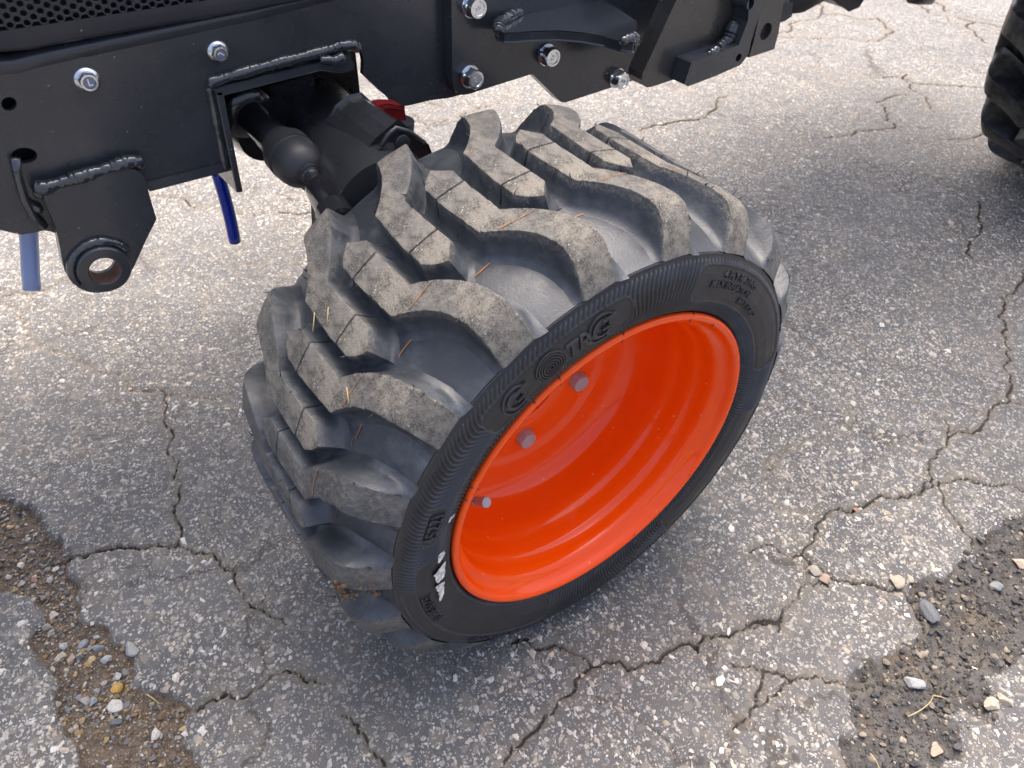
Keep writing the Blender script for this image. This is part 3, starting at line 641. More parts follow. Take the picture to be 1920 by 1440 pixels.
def finish(me):
    bm = bmesh.new(); bm.from_mesh(me); bmesh.ops.recalc_face_normals(bm, faces=bm.faces)
    # outward check
    s_ = sum((f.normal.dot(Vector((f.calc_center_median().x, f.calc_center_median().y, 0)).normalized())) * f.calc_area() for f in bm.faces)
    if s_ < 0: bmesh.ops.reverse_faces(bm, faces=bm.faces)
    for e in bm.edges: e.smooth = not (len(e.link_faces) == 2 and e.calc_face_angle(0) > rad(42))
    for f in bm.faces: f.smooth = True
    bm.to_mesh(me); bm.free(); return me
PITCH = 360 / 19
TYPES = {(mir, k): finish(lug_mesh('tread_lug', mir, 10 + 3 * k + mir, (1., .8, .5)[k])) for mir in (0, 1) for k in range(3)}
lugs = []
for mir in (0, 1):
    for i in range(19):
        t = LREF + i * PITCH + (-PITCH / 2 + .0 if mir else 0); a = (t + 180) % 360 - 180
        k = 0 if -90 < a < -14 else (1 if a < 8 and a > -90 else 2)
        me = TYPES[(mir, k)]; rot = Matrix.Rotation(math.radians(t), 4, 'Z')
        if abs((a - 117 + 180) % 360 - 180) < 34:     # pressed flat under the load
            me = me.copy(); vv = np.array([rot @ v.co for v in me.vertices]); vv = squash(vv); ri = rot.inverted()
            for v, q in zip(me.vertices, vv): v.co = ri @ Vector(q)
        o = tpart('tread_lug', me); o.matrix_local = rot; lugs.append((mir, t, me))
# copper line round the tread, following floor, lug walls and lug tops
from math import cos, sin
def in_poly(t, z, P):
    c_ = False
    for (a, b), (d_, e) in zip(P, P[1:] + P[:1]):
        if (b > z) != (e > z) and t < (d_ - a) * (z - b) / (e - b) + a: c_ = not c_
    return c_
POLY = [tuple(p) for p in Lp] + [tuple(p) for p in Rp[::-1]]
V = []; NL = 1600; hs = []
for i in range(NL):
    t = i * 360 / NL; z = -.395 + .012 * math.sin(t * .11) + .006 * math.sin(t * .53)
    k = round((t - LREF) / PITCH); on = any(in_poly(t - j * PITCH, z, POLY) for j in (k - 1, k, k + 1)); hs.append(1. if on else 0.)
hs = np.array(hs); hs = np.convolve(np.concatenate([hs[-3:], hs, hs[:3]]), np.ones(5) / 5, 'same')[3:-3]
wid = .0055 * (.55 + .6 * np.abs(np.sin(np.arange(NL) * .037))) 
for i in range(NL):
    t = math.radians(i * 360 / NL); z = -.395 + .012 * math.sin(math.degrees(t) * .11) + .006 * math.sin(math.degrees(t) * .53)
    r_ = float(Rb(z)) + (float(Rt(z)) - float(Rb(z))) * hs[i] + .0035
    for s_ in (-1, 1): V.append(pol(t, r_, z + s_ * wid[i] * (.45 if hs[i] > .5 else .8)))
Qm = np.array([(2 * i, 2 * i + 1, (2 * i + 3) % (2 * NL), (2 * i + 2) % (2 * NL)) for i in range(NL)])
tpart('mould_line', fast('mould_line', squash(np.array(V)), Qm, [COPPER]), label='thin copper coloured line running round the tread')
# raised lettering on the sidewall
def text_pts(s, font_shear=0.):
    cu = bpy.data.curves.new('t', 'FONT'); cu.body = s; cu.size = 1; cu.shear = font_shear; cu.resolution_u = 3; cu.offset = .006
    o = bpy.data.objects.new('t', cu); C.objects.link(o); bpy.context.view_layer.update()
    me = bpy.data.meshes.new_from_object(o.evaluated_get(bpy.context.evaluated_depsgraph_get())); bpy.data.objects.remove(o)
    bm = bmesh.new(); bm.from_mesh(me); bmesh.ops.remove_doubles(bm, verts=bm.verts, dist=1e-5)
    for v_ in (0, 1):
        bmesh.ops.bisect_plane(bm, geom=bm.verts[:] + bm.edges[:] + bm.faces[:], plane_co=(0, .35, 0), plane_no=(0, 1, 0)) if v_ else None
    return bm
LET = []
def wrap(bm, place, hgt=.0085):
    ret = bmesh.ops.extrude_face_region(bm, geom=bm.faces[:]); top = {v for v in ret['geom'] if isinstance(v, bmesh.types.BMVert)}
    bm.verts.index_update(); V = []
    for v in bm.verts: V.append(place(v.co.x, v.co.y, hgt if v in top else -.004))
    tpart('raised_lettering', crest1(auto_smooth(mesh('raised_lettering', V, [tuple(v.index for v in f.verts) for f in bm.faces], [SIDE], False), 40)), kind='stuff'); bm.free()
def arc_text(s, t0, Rbase, size, shear=0., hgt=.0085, sx=1.):
    bm = text_pts(s, shear)
    def place(x_, y_, hh):
        R_ = Rbase + y_ * size; t = math.radians(t0) - x_ * size * sx / Rbase; return pol(t, R_, float(swz(R_)) + hh)
    wrap(bm, place, hgt)
def disc_place(t0, R0):
    e1 = np.array([math.sin(math.radians(t0)), -math.cos(math.radians(t0))]); e2 = np.array([math.cos(math.radians(t0)), math.sin(math.radians(t0))])
    def place(x_, y_, hh):
        p = e2 * R0 + e1 * x_ + e2 * y_; R_ = math.hypot(*p); return (p[0] * S, p[1] * S, (float(swz(R_)) + hh) * S)
    return place
def ring_band(t0, R0, ra, rb, a0=0, a1=360, hgt=.0085, cx=0, cy=0, n=40):
    pl = disc_place(t0, R0); V = []; m_ = n + 1
    for k in range(m_):
        a = math.radians(a0 + (a1 - a0) * k / n); c_, s_ = cos(a), sin(a)
        for q, hh in ((ra, -.004), (ra, hgt), (rb, hgt), (rb, -.004)): V.append(pl(cx + c_ * q, cy + s_ * q, hh))
    LET.append((V, [(k * 4 + j, k * 4 + j + 1, k * 4 + 5 + j, k * 4 + 4 + j) for k in range(n) for j in range(3)]))
def bar(t0, R0, x0, y0, x1, y1, wd=.012, hgt=.0085):
    pl = disc_place(t0, R0); d_ = np.array([x1 - x0, y1 - y0]); d_ /= np.linalg.norm(d_); q = np.array([-d_[1], d_[0]]) * wd / 2
    c_ = [np.array([x0, y0]) - q, np.array([x1, y1]) - q, np.array([x1, y1]) + q, np.array([x0, y0]) + q]
    V = [pl(*p, hgt) for p in c_] + [pl(*p, -.004) for p in c_]; LET.append((V, [(0, 1, 2, 3)] + [(i, (i + 1) % 4, (i + 1) % 4 + 4, i + 4) for i in range(4)]))
for t0, R0 in ((-26.5, 1.165), (-50.5, 1.165)):       # the two GT badges
    ring_band(t0, R0, .074, .081, 20, 300); ring_band(t0, R0, .040, .056, 55, 330)
    bar(t0, R0, -.004, -.006, .040, -.006, .014, .012); bar(t0, R0, .000, .040, .080, .040, .017, .012); bar(t0, R0, .046, .040, .030, -.066, .018, .012)
for k in range(5): ring_band(-36.4, 1.166, .010 + k * .0135, .0165 + k * .0135, hgt=.010)   # the O: a target of fine rings
ring_band(-36.4, 1.166, .076, .083)
arc_text('TR', -40.3, 1.118, .135, .15, .010, .8)
arc_text('4522)', 14.4, 1.146, .100, 0, .010, .78)
arc_text('4 PLY RATING', -88, 1.225, .055, 0, .008); arc_text('MAX INFLATION', -84, 1.172, .052, 0, .008); arc_text('MAX LOAD', -100, 1.122, .048, 0, .007)
arc_text('TUBE SIZE', 50, 1.172, .075, 0, .009, .9); arc_text('18X8.50-10', 92, 1.243, .085, .3, .010, 1.05)
for V, Fc in LET: tpart('raised_mark', crest1(auto_smooth(mesh('raised_mark', V, Fc, [SIDE], False), 40)))
GQ = [(a, z) for a in np.linspace(-125.2, -130.8, 8) for z in np.linspace(-.16, -.035, 7)]
tpart('chalk_smear', mesh('chalk_smear', [pol(math.radians(a), float(Rt(z)) + .004, z) for a, z in GQ], [(i * 7 + j, i * 7 + j + 1, i * 7 + 8 + j, i * 7 + 7 + j) for i in range(7) for j in range(6)], [GREENISH]), label='pale green chalk smear on a lug end')
# white brush marks, green chalk, mud, whiskers
def sw_unp(a, b, dz=.03):                             # photo pixel -> (theta, R) on the sidewall
    r_ = np.array([(a - 960) / F, (b - 720) / F, 1.]); t = (cC @ nC + dz) / (r_ @ nC); P = r_ * t - cC; return math.atan2(P @ vC, P @ uC), math.hypot(P @ vC, P @ uC)
mk = []
for poly in ([(580, 90), (600, 50), (695, 15), (690, 70), (655, 130), (600, 175), (590, 150)], [(525, 330), (640, 230), (715, 160), (705, 300), (690, 370), (580, 445), (545, 400)],
             [(550, 490), (600, 455), (685, 440), (670, 560), (650, 630), (600, 690), (590, 620), (575, 580), (565, 530)], [(820, -420), (850, -350), (795, -300), (760, -200), (730, -260), (760, -340)]):
    P = []
    for a, b in poly:
        if b < 0: a, b = (806 + (a - 730) * .33, 870 + 0)   # placeholder, replaced below
        P.append(sw_unp(740 + a / 7.385, 1030 + b / 7.385))
    mk.append(P)
mk[3] = [sw_unp(750 + a / 9, 900 + b / 9) for a, b in [(920, 575), (930, 610), (880, 650), (835, 670), (825, 705), (805, 680), (815, 645), (870, 600)]]
parts = []
for P in mk:
    Q_ = []
    for (t0, r0), (t1, r1) in zip(P, P[1:] + P[:1]):
        for k in range(5):
            f_ = k / 5; Q_.append((t0 + (t1 - t0) * f_ + rng.normal() * .0022, r0 + (r1 - r0) * f_ + rng.normal() * .0028))
    cen = np.mean(Q_, 0); V = [pol(cen[0], cen[1], float(swz(cen[1])) + .0125)]; Fc = []; nq = len(Q_)
    for s_ in (.5, 1.):
        for t, r_ in Q_: t2 = cen[0] + (t - cen[0]) * s_; r2 = cen[1] + (r_ - cen[1]) * s_; V.append(pol(t2, r2, float(swz(r2)) + .0125))
    for k in range(nq):
        k2 = (k + 1) % nq; Fc += [(0, 1 + k, 1 + k2), (1 + k, 1 + nq + k, 1 + nq + k2, 1 + k2)]
    parts.append((V, Fc))
for V, Fc in parts: tpart('paint_mark', mesh('paint_mark', V, Fc, [WHITEPAINT], True), label='white brush mark on the sidewall')
# mud stuck in a groove low on the left
V = []; T = []; o_ = 0
for k in range(170):
    z = rng.uniform(-.46, -.08); t = math.radians(36.5 - abs(rng.normal(0, 1.6)) - (z + .46) * 9); s_ = abs(rng.normal(.008, .006)) + .002
    v, f = rock(s_ * S, k % 9, 1, (1, 1, .55)); r_ = float(Rb(z)) + .012 + rng.uniform(0, .02); c_ = np.array(pol(t, r_, z))
    V.append(v + c_); T.append(f + o_); o_ += len(v)
for k in range(40):
    t = math.radians(rng.normal(27, 2.0)); z = rng.normal(-.12, .04); s_ = abs(rng.normal(.010, .005)) + .002
    v, f = rock(s_ * S, k % 9, 1, (1, 1, .55)); r_ = float(Rt(z)) + .0; c_ = np.array(pol(t, r_, z)); V.append(v + c_); T.append(f + o_); o_ += len(v)
tpart('mud', fast('mud', np.concatenate(V), np.concatenate(T), [MUD], False), label='reddish brown mud caked between two lugs', kind='stuff')
# rubber whiskers along lug edges and rim bead
wh = []
for i in range(190):
    mir = rng.random() < .5; base = Lp if rng.random() < .5 else Rp; k = rng.integers(1, len(base) - 2); t, z = base[k]
    t = t + rng.integers(0, 19) * PITCH - (PITCH / 2 if mir else 0)
    if mir: z = 2 * ZC - z
    r_ = float(Rt(z)); p = np.array(pol(math.radians(t), r_, z)); q = np.array(pol(math.radians(t + rng.normal() * .5), r_ + rng.uniform(.012, .03), z + rng.normal() * .012))
    wh.append(tube([p, (p + q) / 2 + rng.normal(size=3) * .0003, q], [.0005, .0004, .0002], 4))
for t in (-58, -28, 1, 5, -88, -100, -38, 140, 170): 
    t += rng.normal(); p = np.array(pol(math.radians(t), 1.03, -.005)); q = np.array(pol(math.radians(t + 1), .955, .012)); wh.append(tube([p, (p + q) / 2 + (0, 0, .0008), q], [.0005, .0005, .0003], 4))
V, Fc = join(wh); tpart('rubber_whisker', mesh('rubber_whisker', V, Fc, [SIDE], True), kind='stuff', label='short rubber moulding whiskers on lug edges')
# straw bits stuck on lug tops
sb = []
for a, b, c_, d_ in [(-13.5, -.86, -11, -.80), (-16, -.80, -13.8, -.74), (-9.5, -.42, -8, -.36)]:
    zf = lambda t, z: np.array(pol(math.radians(t), float(Rt(z)) + .006, z)); sb.append(tube([zf(a, b), (zf(a, b) + zf(c_, d_)) / 2, zf(c_, d_)], .0004, 5))
V, Fc = join(sb); tpart('straw_bit', mesh('straw_bit', V, Fc, [STRAW], True), kind='stuff', label='dry straw bits stuck to the lugs')

# ------------------------------------------------------------------ rim
RP = [(.955, -.055), (.985, -.040), (1.0, -.022), (1.005, -.004), (.998, .010), (.984, .014), (.968, .008), (.958, -.006), (.952, -.030), (.940, -.052), (.925, -.066), (.905, -.078), (.893, -.10), (.888, -.15), (.884, -.20), (.874, -.215), (.866, -.235), (.858, -.30), (.852, -.355), (.843, -.366), (.838, -.44), (.832, -.51), (.822, -.58), (.800, -.635), (.765, -.675), (.72, -.700), (.66, -.715), (.60, -.722), (.575, -.728), (.555, -.745), (.53, -.752), (.40, -.757), (.262, -.757), (.255, -.762), (.253, -.80)]
pr = np.array(RP); NR = 256; tr = np.arange(NR) * 2 * PI / NR
V = np.stack([np.cos(tr)[:, None] * pr[:, 0], np.sin(tr)[:, None] * pr[:, 0], np.broadcast_to(pr[:, 1], (NR, len(pr)))], -1).reshape(-1, 3) * S
rim_me = fast('rim', V, grid_faces(NR, len(pr), True, 0, False), [ORANGE])
bm = bmesh.new(); bm.from_mesh(rim_me); bmesh.ops.recalc_face_normals(bm, faces=bm.faces); bm.to_mesh(rim_me); bm.free()
rim = obj('rim', rim_me, root, label='glossy bright orange wheel rim'); rim.matrix_local = WM
sm = rim.modifiers.new('thick', 'SOLIDIFY'); sm.thickness = .0025; sm.offset = 1
back_ = lathe((0, 0, -.80 * S), (0, 0, -1.3 * S), [(0, .20 * S), (.002, .22 * S), (.05, .22 * S)], 48); obj('hub', mesh('hub', *back_, [CAST]), rim)
# dark cavity seen between bead and flange
def hexbolt(p, d, af, hh, flange=0, fh=.0015, washer=0, rot=0., cham=True):
    x, y, d = frame_of(d); p = Vector(p); V = []; Fc = []; parts = []
    if washer: parts.append(lathe(p, p + d, [(0, washer), (.0014, washer), (.0016, washer * .97)], 32)); p = p + d * .0016
    if flange: parts.append(lathe(p, p + d, [(0, flange), (fh * .6, flange), (fh, flange * .93), (fh * 1.5, af * .56)], 40)); p = p + d * fh
    r_ = af / 2 / math.cos(PI / 6)
    rings = [(0, 1.), (hh * .82, 1.), (hh, .86)] if cham else [(0, 1.), (hh, 1.)]
    n = 24; V = []
    for t, s_ in rings:
        for k in range(n):
            a = 2 * PI * k / n; ah = (a % (PI / 3)) - PI / 6; rh = af / 2 / math.cos(ah); q = rh if s_ == 1. else min(rh, af / 2 * .97)
            if s_ == 1. and t > 0: q = min(rh, r_ * .97)
            V.append(p + d * t + (x * math.cos(a + rot) + y * math.sin(a + rot)) * q)
    for t, q in ((hh + .0001, af * .36), (hh - .0007, af * .33)):
        for k in range(n): a = 2 * PI * k / n; V.append(p + d * t + (x * math.cos(a + rot) + y * math.sin(a + rot)) * q)
    Fc = [(i * n + k, i * n + (k + 1) % n, (i + 1) * n + (k + 1) % n, (i + 1) * n + k) for i in range(4) for k in range(n)] + [tuple(4 * n + k for k in range(n))]
    parts.append((V, Fc)); return parts
for k in range(5):
    t = math.radians(-169.8 - 72 * k); p = pol(t, .425, -.757); b = join(hexbolt(p, (0, 0, 1), .0165, .0085, rot=.3 + k))
    obj('wheel_bolt', auto_smooth(mesh('wheel_bolt', *b, [STEEL]), 25), rim)
# valve stem
def wpos(a, b, z):                                    # photo pixel -> wheel-local point on plane z
    r_ = np.array([(a - 960) / F, (b - 720) / F, 1.]); t = (cC @ nC + z) / (r_ @ nC); P = r_ * t - cC; return np.array([P @ uC, P @ vC, z]) * S
p0 = wpos(883, 938, -.46); p1 = wpos(913, 942, -.33)
ln_ = float(np.linalg.norm(p1 - p0))
vs = lathe(p0 - (p1 - p0) * .6, p1, [(0, .0042), (ln_ * .9, .0042), (ln_ * .92, .0036), (ln_ * 1.05, .0036), (ln_ * 1.06, .0046), (ln_ * 1.58, .0046), (ln_ * 1.6, .0040)], 20)
obj('valve_stem', auto_smooth(mesh('valve_stem', *vs, [STEEL]), 30), rim, label='metal tyre valve stem reflecting the orange rim')

# ------------------------------------------------------------------ rear tyre: the same tread design, larger
SC = 1.44
rear_m = Matrix.Translation((1.43, .05, .33)) @ Matrix.Rotation(rad(0), 4, 'Z') @ WM.to_3x3().to_4x4() @ Matrix.Scale(SC, 4)
V0 = np.stack([np.cos(tt)[:, None] * np.array(prof)[:, 0], np.sin(tt)[:, None] * np.array(prof)[:, 0], np.broadcast_to(np.array(prof)[:, 1], (NTH, len(prof)))], -1).reshape(-1, 3) * S
prs = np.array([(1.328, -.008), (1.3, .01), (1.24, .03), (1.15, .035), (1.06, .014), (.985, -.035), (.93, -.12)]); nb_ = len(prs)
V1 = np.stack([np.cos(tt)[:, None] * prs[:, 0], np.sin(tt)[:, None] * prs[:, 0], np.broadcast_to(prs[:, 1], (NTH, nb_))], -1).reshape(-1, 3) * S
zr_ = V0[:, 2] / S; rq = np.hypot(V0[:, 0], V0[:, 1]); deep = np.clip((.69 - np.abs(zr_ - ZC)) / .08, 0, 1) * .075 * S; V0[:, :2] *= (1 - deep / rq)[:, None]
Vr = np.concatenate([V0, V1]); Qr = np.concatenate([Qc, grid_faces(NTH, nb_, True, len(V0), False)[:, ::-1]])
DARKR = NT('rear_tyre_rubber', rough=.36, spec=.5); DARKR.set('col', DARKR.mix(DARKR.math('MULTIPLY', DARKR.ramp(DARKR.noise(22, 8, .8), .44, .66), .8), (.012, .013, .016), (.11, .105, .09))); DARKR = DARKR.m
rt = obj('tyre', fast('rear_tyre', Vr, Qr, [DARKR]), root, label='rear tyre at the right edge, blacker and cleaner than the front one'); rt.matrix_local = rear_m
for mir in (0, 1):
    me = TYPES[(mir, 2)].copy(); me.materials.clear(); me.materials.append(DARKR)
    for v in me.vertices:
        zz_ = v.co.z / S; rv = math.hypot(v.co.x, v.co.y); b_ = float(Rb(zz_)) * S; r2 = b_ - .03 * S + (rv - b_) * 1.45; k_ = min(1, max(0, (.70 - abs(zz_ - ZC)) / .04)); r2 = rv + (r2 - rv) * k_; v.co.x *= r2 / rv; v.co.y *= r2 / rv
    for i in range(19):
        o = obj('tread_lug', me, rt); o.matrix_local = Matrix.Rotation(math.radians(LREF + i * PITCH - (PITCH / 2 if mir else 0)), 4, 'Z')
rr_ = obj('rim', rim_me, root); rr_.matrix_local = rear_m
# ------------------------------------------------------------------ chassis plate (y = YF), traced outline
YF = .33
L4 = lambda pts, oy=240: [(a / 4, oy + b / 4) for a, b in pts]
ch = [(-110, 152), (-40, 136), (0, 128), (30, 127), (65, 116), (120, 104), (300, 66), (480, 27), (700, -28), (862, -70), (864, 178), (840, 184), (807, 188), (770, 197), (759, 199), (745, 200), (737, 196), (732, 188), (727, 182), (714, 172), (681, 140), (682, 115), (679, 101), (674, 94), (667, 94), (661, 101), (658, 116), (640, 128), (500, 148), (430, 164), (420, 172), (438, 312), (425, 316), (278, 353), (230, 420), (180, 450), (120, 446), (103, 437), (95, 434), (82, 432), (60, 437), (40, 440), (20, 436), (0, 431), (-60, 422), (-110, 410)]
hole1 = px_loop([(17 + 14.5 * cos(a), 195 + 13 * sin(a)) for a in np.linspace(0, 2 * PI, 28, endpoint=False)], YF)
hole2 = px_loop([(45 + 25 * cos(a) * (1 if cos(a) > 0 else .95), 292 + 15 * sin(a)) for a in np.linspace(0, 2 * PI, 32, endpoint=False)], YF)
V, Fc = plate(px_loop(ch, YF), [hole1, hole2], YF, YF + .006)
chassis = obj('chassis_plate', mesh('chassis_plate', V, Fc, [PAINT], False), root, bevel=.0009, label='flat dark chassis side plate with two holes and a welded opening')
def cpart(name, me, **kw): return obj(name, me, kw.pop('parent', chassis), **kw)
# folded top lip of the plate, backing inside, far side plate of the chassis
lip = [(-110, 152), (-40, 136), (0, 128), (30, 127), (65, 116), (120, 104), (300, 66), (480, 27), (700, -28), (862, -70)]
lp = [at(a, b, YF) for a, b in lip]; V = []; 
for p in lp:
    for dy, dz in ((0, -.004), (-.0015, .0008), (-.001, .004), (.004, .007), (.05, .008), (.05, .004)): V.append((p[0], p[1] + dy, p[2] + dz))
Fc = [(i * 6 + j, i * 6 + j + 1, i * 6 + 7 + j, i * 6 + 6 + j) for i in range(len(lp) - 1) for j in range(5)]
cpart('top_lip', mesh('top_lip', V, Fc, [PAINT], True))
zb = at(300, 345, YF)[2]
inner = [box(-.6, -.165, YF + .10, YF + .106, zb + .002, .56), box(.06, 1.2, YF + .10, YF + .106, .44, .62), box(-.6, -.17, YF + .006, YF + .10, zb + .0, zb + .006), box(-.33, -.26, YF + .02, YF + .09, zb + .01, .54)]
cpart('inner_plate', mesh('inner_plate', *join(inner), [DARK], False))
# left end: rolled post with weld seam
v, f = tube([at(28, 296, YF - .004), at(34, 330, YF - .004), at(46, 372, YF - .004), at(64, 408, YF - .004), at(84, 425, YF - .003)], [.0036, .0028, .0030, .0036, .003], 12)
def weld(pts, r0, seed, n=90, y_out=.0, amp=.15, per=.011):
    P = [np.array(p) for p in pts]; seg = [np.linalg.norm(b - a) for a, b in zip(P[:-1], P[1:])]; T_ = sum(seg); g = np.random.default_rng(seed); out = []; rs = []
    n = max(int(T_ / .0011), 8); cum = np.concatenate([[0], np.cumsum(seg)])
    for i in range(n + 1):
        s_ = T_ * i / n; k = min(np.searchsorted(cum, s_, 'right') - 1, len(seg) - 1); f_ = (s_ - cum[k]) / seg[k]; p = P[k] * (1 - f_) + P[k + 1] * f_
        ph = s_ / per + .6 * math.sin(s_ * 90 + seed); scal = (ph % 1.); rr2 = r0 * (.82 + amp * .55 * (1 - scal) ** .8 + .10 * math.sin(s_ * 210 + seed) + g.normal() * .018) * (min(1, .55 + i / 5, .55 + (n - i) / 5))
        out.append(p + np.array([0, 0, g.normal() * r0 * .05])); rs.append(rr2)
    V, Fc = tube(out, rs, 14); return [tuple(v) for v in V], Fc
cpart('weld_bead', mesh('weld_bead', v, f, [PAINT_GLOSS], True))
v, f = weld([at(388, 157, YF - .003), at(430, 143, YF - .003), at(520, 118, YF - .003), at(600, 98, YF - .003), at(640, 86, YF - .003), at(662, 84, YF - .002), at(676, 92, YF)], .0052, 1)
cpart('weld_bead', mesh('weld_bead', v, f, [PAINT_GLOSS], True), label='glossy scalloped weld bead above the opening')
v, f = weld([at(392, 160, YF - .002), at(398, 185, YF - .001), at(410, 250, YF - .0), at(424, 318, YF - .0)], .0042, 2, amp=.1)
cpart('weld_bead', mesh('weld_bead', v, f, [PAINT_GLOSS], True))
# opening collar: top bar, left flange, right stub
tb = px_loop([(400, 168), (520, 138), (655, 104), (664, 118), (664, 130), (640, 137), (600, 132), (420, 178), (408, 180)], YF - .008)
V, Fc = plate(tb, [], YF - .008, YF + .11); cpart('opening_collar', mesh('opening_collar', V, Fc, [PAINT], False), bevel=.0012, label='flat bar forming the top of the chassis opening')
v, f = weld([at(600, 112, YF - .010), at(625, 114, YF - .010), at(648, 106, YF - .010)], .0046, 4); cpart('weld_bead', mesh('weld_bead', v, f, [PAINT_GLOSS], True))
a0, a1, a2, a3 = at(404, 172, YF - .008), at(418, 170, YF - .008), at(456, 360, YF - .008), at(444, 362, YF - .008)
bl = at(360, 332, YF + .085)
V = []
for p in (a0, a1, a2, a3): V.append(p)
w_ = (a1[0] - a0[0]) * .9
for q, zq in ((a0, a0[2]), (a1, a1[2]), (a2, bl[2]), (a3, bl[2])): V.append(np.array([q[0] - (0.0 if zq != bl[2] else .0), YF + .095, zq + (.0 if zq != bl[2] else .012)]))
Fc = [(0, 1, 2, 3), (1, 5, 6, 2), (5, 4, 7, 6), (4, 0, 3, 7), (0, 4, 5, 1), (3, 2, 6, 7)]
cpart('opening_flange', mesh('opening_flange', V, Fc, [PAINT], False), bevel=.001, label='upright flange at the left of the opening')
# underside strip of the folded bottom
p = [at(278, 353, YF), at(438, 312, YF)]
V = [p[0] + (0, -.001, .006), p[1] + (0, -.001, .006), p[1] + (0, -.002, -.002), p[0] + (0, -.002, -.002), p[1] + (0, .05, -.003), p[0] + (0, .05, -.003)]
cpart('bottom_fold', mesh('bottom_fold', V, [(0, 1, 2, 3), (3, 2, 4, 5)], [PAINT], False))
# lug bracket (hitch ear)
YB = YF - .013
ear = px_loop(L4([(330, 540), (330, 510), (345, 488), (372, 476), (400, 468), (640, 383), (860, 328), (960, 308), (1005, 310), (1040, 328), (1072, 358), (1094, 400), (1110, 470), (1140, 570), (1170, 668), (1172, 684), (1100, 830), (1010, 1030), (960, 1120), (915, 1168), (860, 1203), (800, 1226), (740, 1236), (690, 1234), (640, 1222), (590, 1198), (545, 1160), (510, 1115), (488, 1075), (470, 1010), (440, 850), (415, 740)]), YB)
bc = at(192, 499, YB); br = .0115
V, Fc = plate(ear, [circ(bc[0], bc[2], br)], YB, YF + .0005)
earo = obj('hitch_ear', mesh('hitch_ear', V, Fc, [PAINT], False), root, bevel=.0011, label='dark welded ear plate with a rusty pin bore')
v, f = weld([at(64, 352, YB + .006), at(84, 352, YB + .003), at(130, 338, YB + .004), at(200, 317, YB + .004), at(240, 303, YB + .004), at(258, 302, YB + .004), at(268, 314, YB + .005)], .0058, 7); obj('weld_bead', mesh('weld_bead', v, f, [PAINT_GLOSS], True), earo, label='glossy weld bead along the top of the ear plate')
v, f = weld([at(64, 352, YB + .008), at(75, 364, YB + .007), at(82, 372, YB + .005)], .0042, 8); obj('weld_bead', mesh('weld_bead', v, f, [PAINT_GLOSS], True), earo)
v, f = weld([at(44, 378, YB + .010), at(62, 388, YB + .010), at(80, 396, YB + .009)], .0036, 18); obj('weld_bead', mesh('weld_bead', v, f, [PAINT_GLOSS], True), earo)
pb = Vector((bc[0], YB - .008, bc[2])); n = 48
prf = [(.018, br * .99), (0, br * .985), (-.0006, br * 1.06), (0., br * 1.62), (.0012, br * 1.72), (.009, br * 1.74)]
V, Fc = lathe(pb, pb + Vector((0, 1, 0)), prf, n, False); bo = mesh('bushing', V, Fc, [PAINT, RUST], True, [1 if i < n else 0 for i in range(len(Fc))]); obj('bushing', auto_smooth(bo), earo, label='round steel bushing with rust inside its bore')
a = np.linspace(rad(20), rad(205), 14); v, f = weld([(bc[0] + cos(q) * br * 1.95, YB - .0015, bc[2] + sin(q) * br * 1.95) for q in a], .0042, 9); obj('weld_bead', mesh('weld_bead', v, f, [PAINT_GLOSS], True), earo)

# flange bolts with an L on the head
def marked_bolt(px_, py_, y, parent, mark, name, label, fl, af, hh, rot, washer=0, mrot=0., ms=.008):
    p = at(px_, py_, y); b = join(hexbolt(p, (0, -1, 0), af, hh, fl, .0022, washer, rot))
    o = obj(name, auto_smooth(mesh(name, *b, [ZINC]), 22), parent, label=label)
    if mark == 'L':
        dd_ = hh + .0022 - .0005; V, Fc = lathe(Vector(p) + Vector((0, -dd_, 0)), Vector(p) + Vector((0, -dd_ - 1, 0)), [(0, af * .32), (.0002, af * .32)], 24); obj('bolt_face', mesh('bolt_face', V, Fc, [FACE], False), o)
    if mark:
        bm = text_pts(mark); bmesh.ops.extrude_face_region(bm, geom=bm.faces[:]); V = [v.co.copy() for v in bm.verts]; bm.verts.index_update()
        top = len(V) // 2; cx = sum(v.x for v in V) / len(V); cy = sum(v.y for v in V) / len(V); yy = y - hh - (.0022 if fl else 0) - (.0016 if washer else 0) + .0003; W = []
        for i, v in enumerate(V):
            x_, z_ = (v.x - cx) * ms, (v.y - cy) * ms; c_, s_ = cos(mrot), sin(mrot); W.append((p[0] + x_ * c_ - z_ * s_, yy - (.0004 if i >= top else -.0004), p[2] + x_ * s_ + z_ * c_))
        me = mesh('bolt_mark', W, [tuple(v.index for v in f_.verts) for f_ in bm.faces], [MARK if mark == 'L' else ZINC], False); bm.free(); obj('bolt_mark', me, o)
    return o
# keep to thing > part > sub-part: the bolts are parts of the tractor
marked_bolt(163, 149, YF, root, 'L', 'flange_bolt', 'bright flange bolt with an upright L on its head', .0087, .0118, .0058, .25, mrot=0.0, ms=.0068)
marked_bolt(408, 96, YF, root, 'L', 'flange_bolt', 'bright flange bolt with a tilted L on its head', .0080, .0108, .0055, .9, mrot=-2.3, ms=.0062)

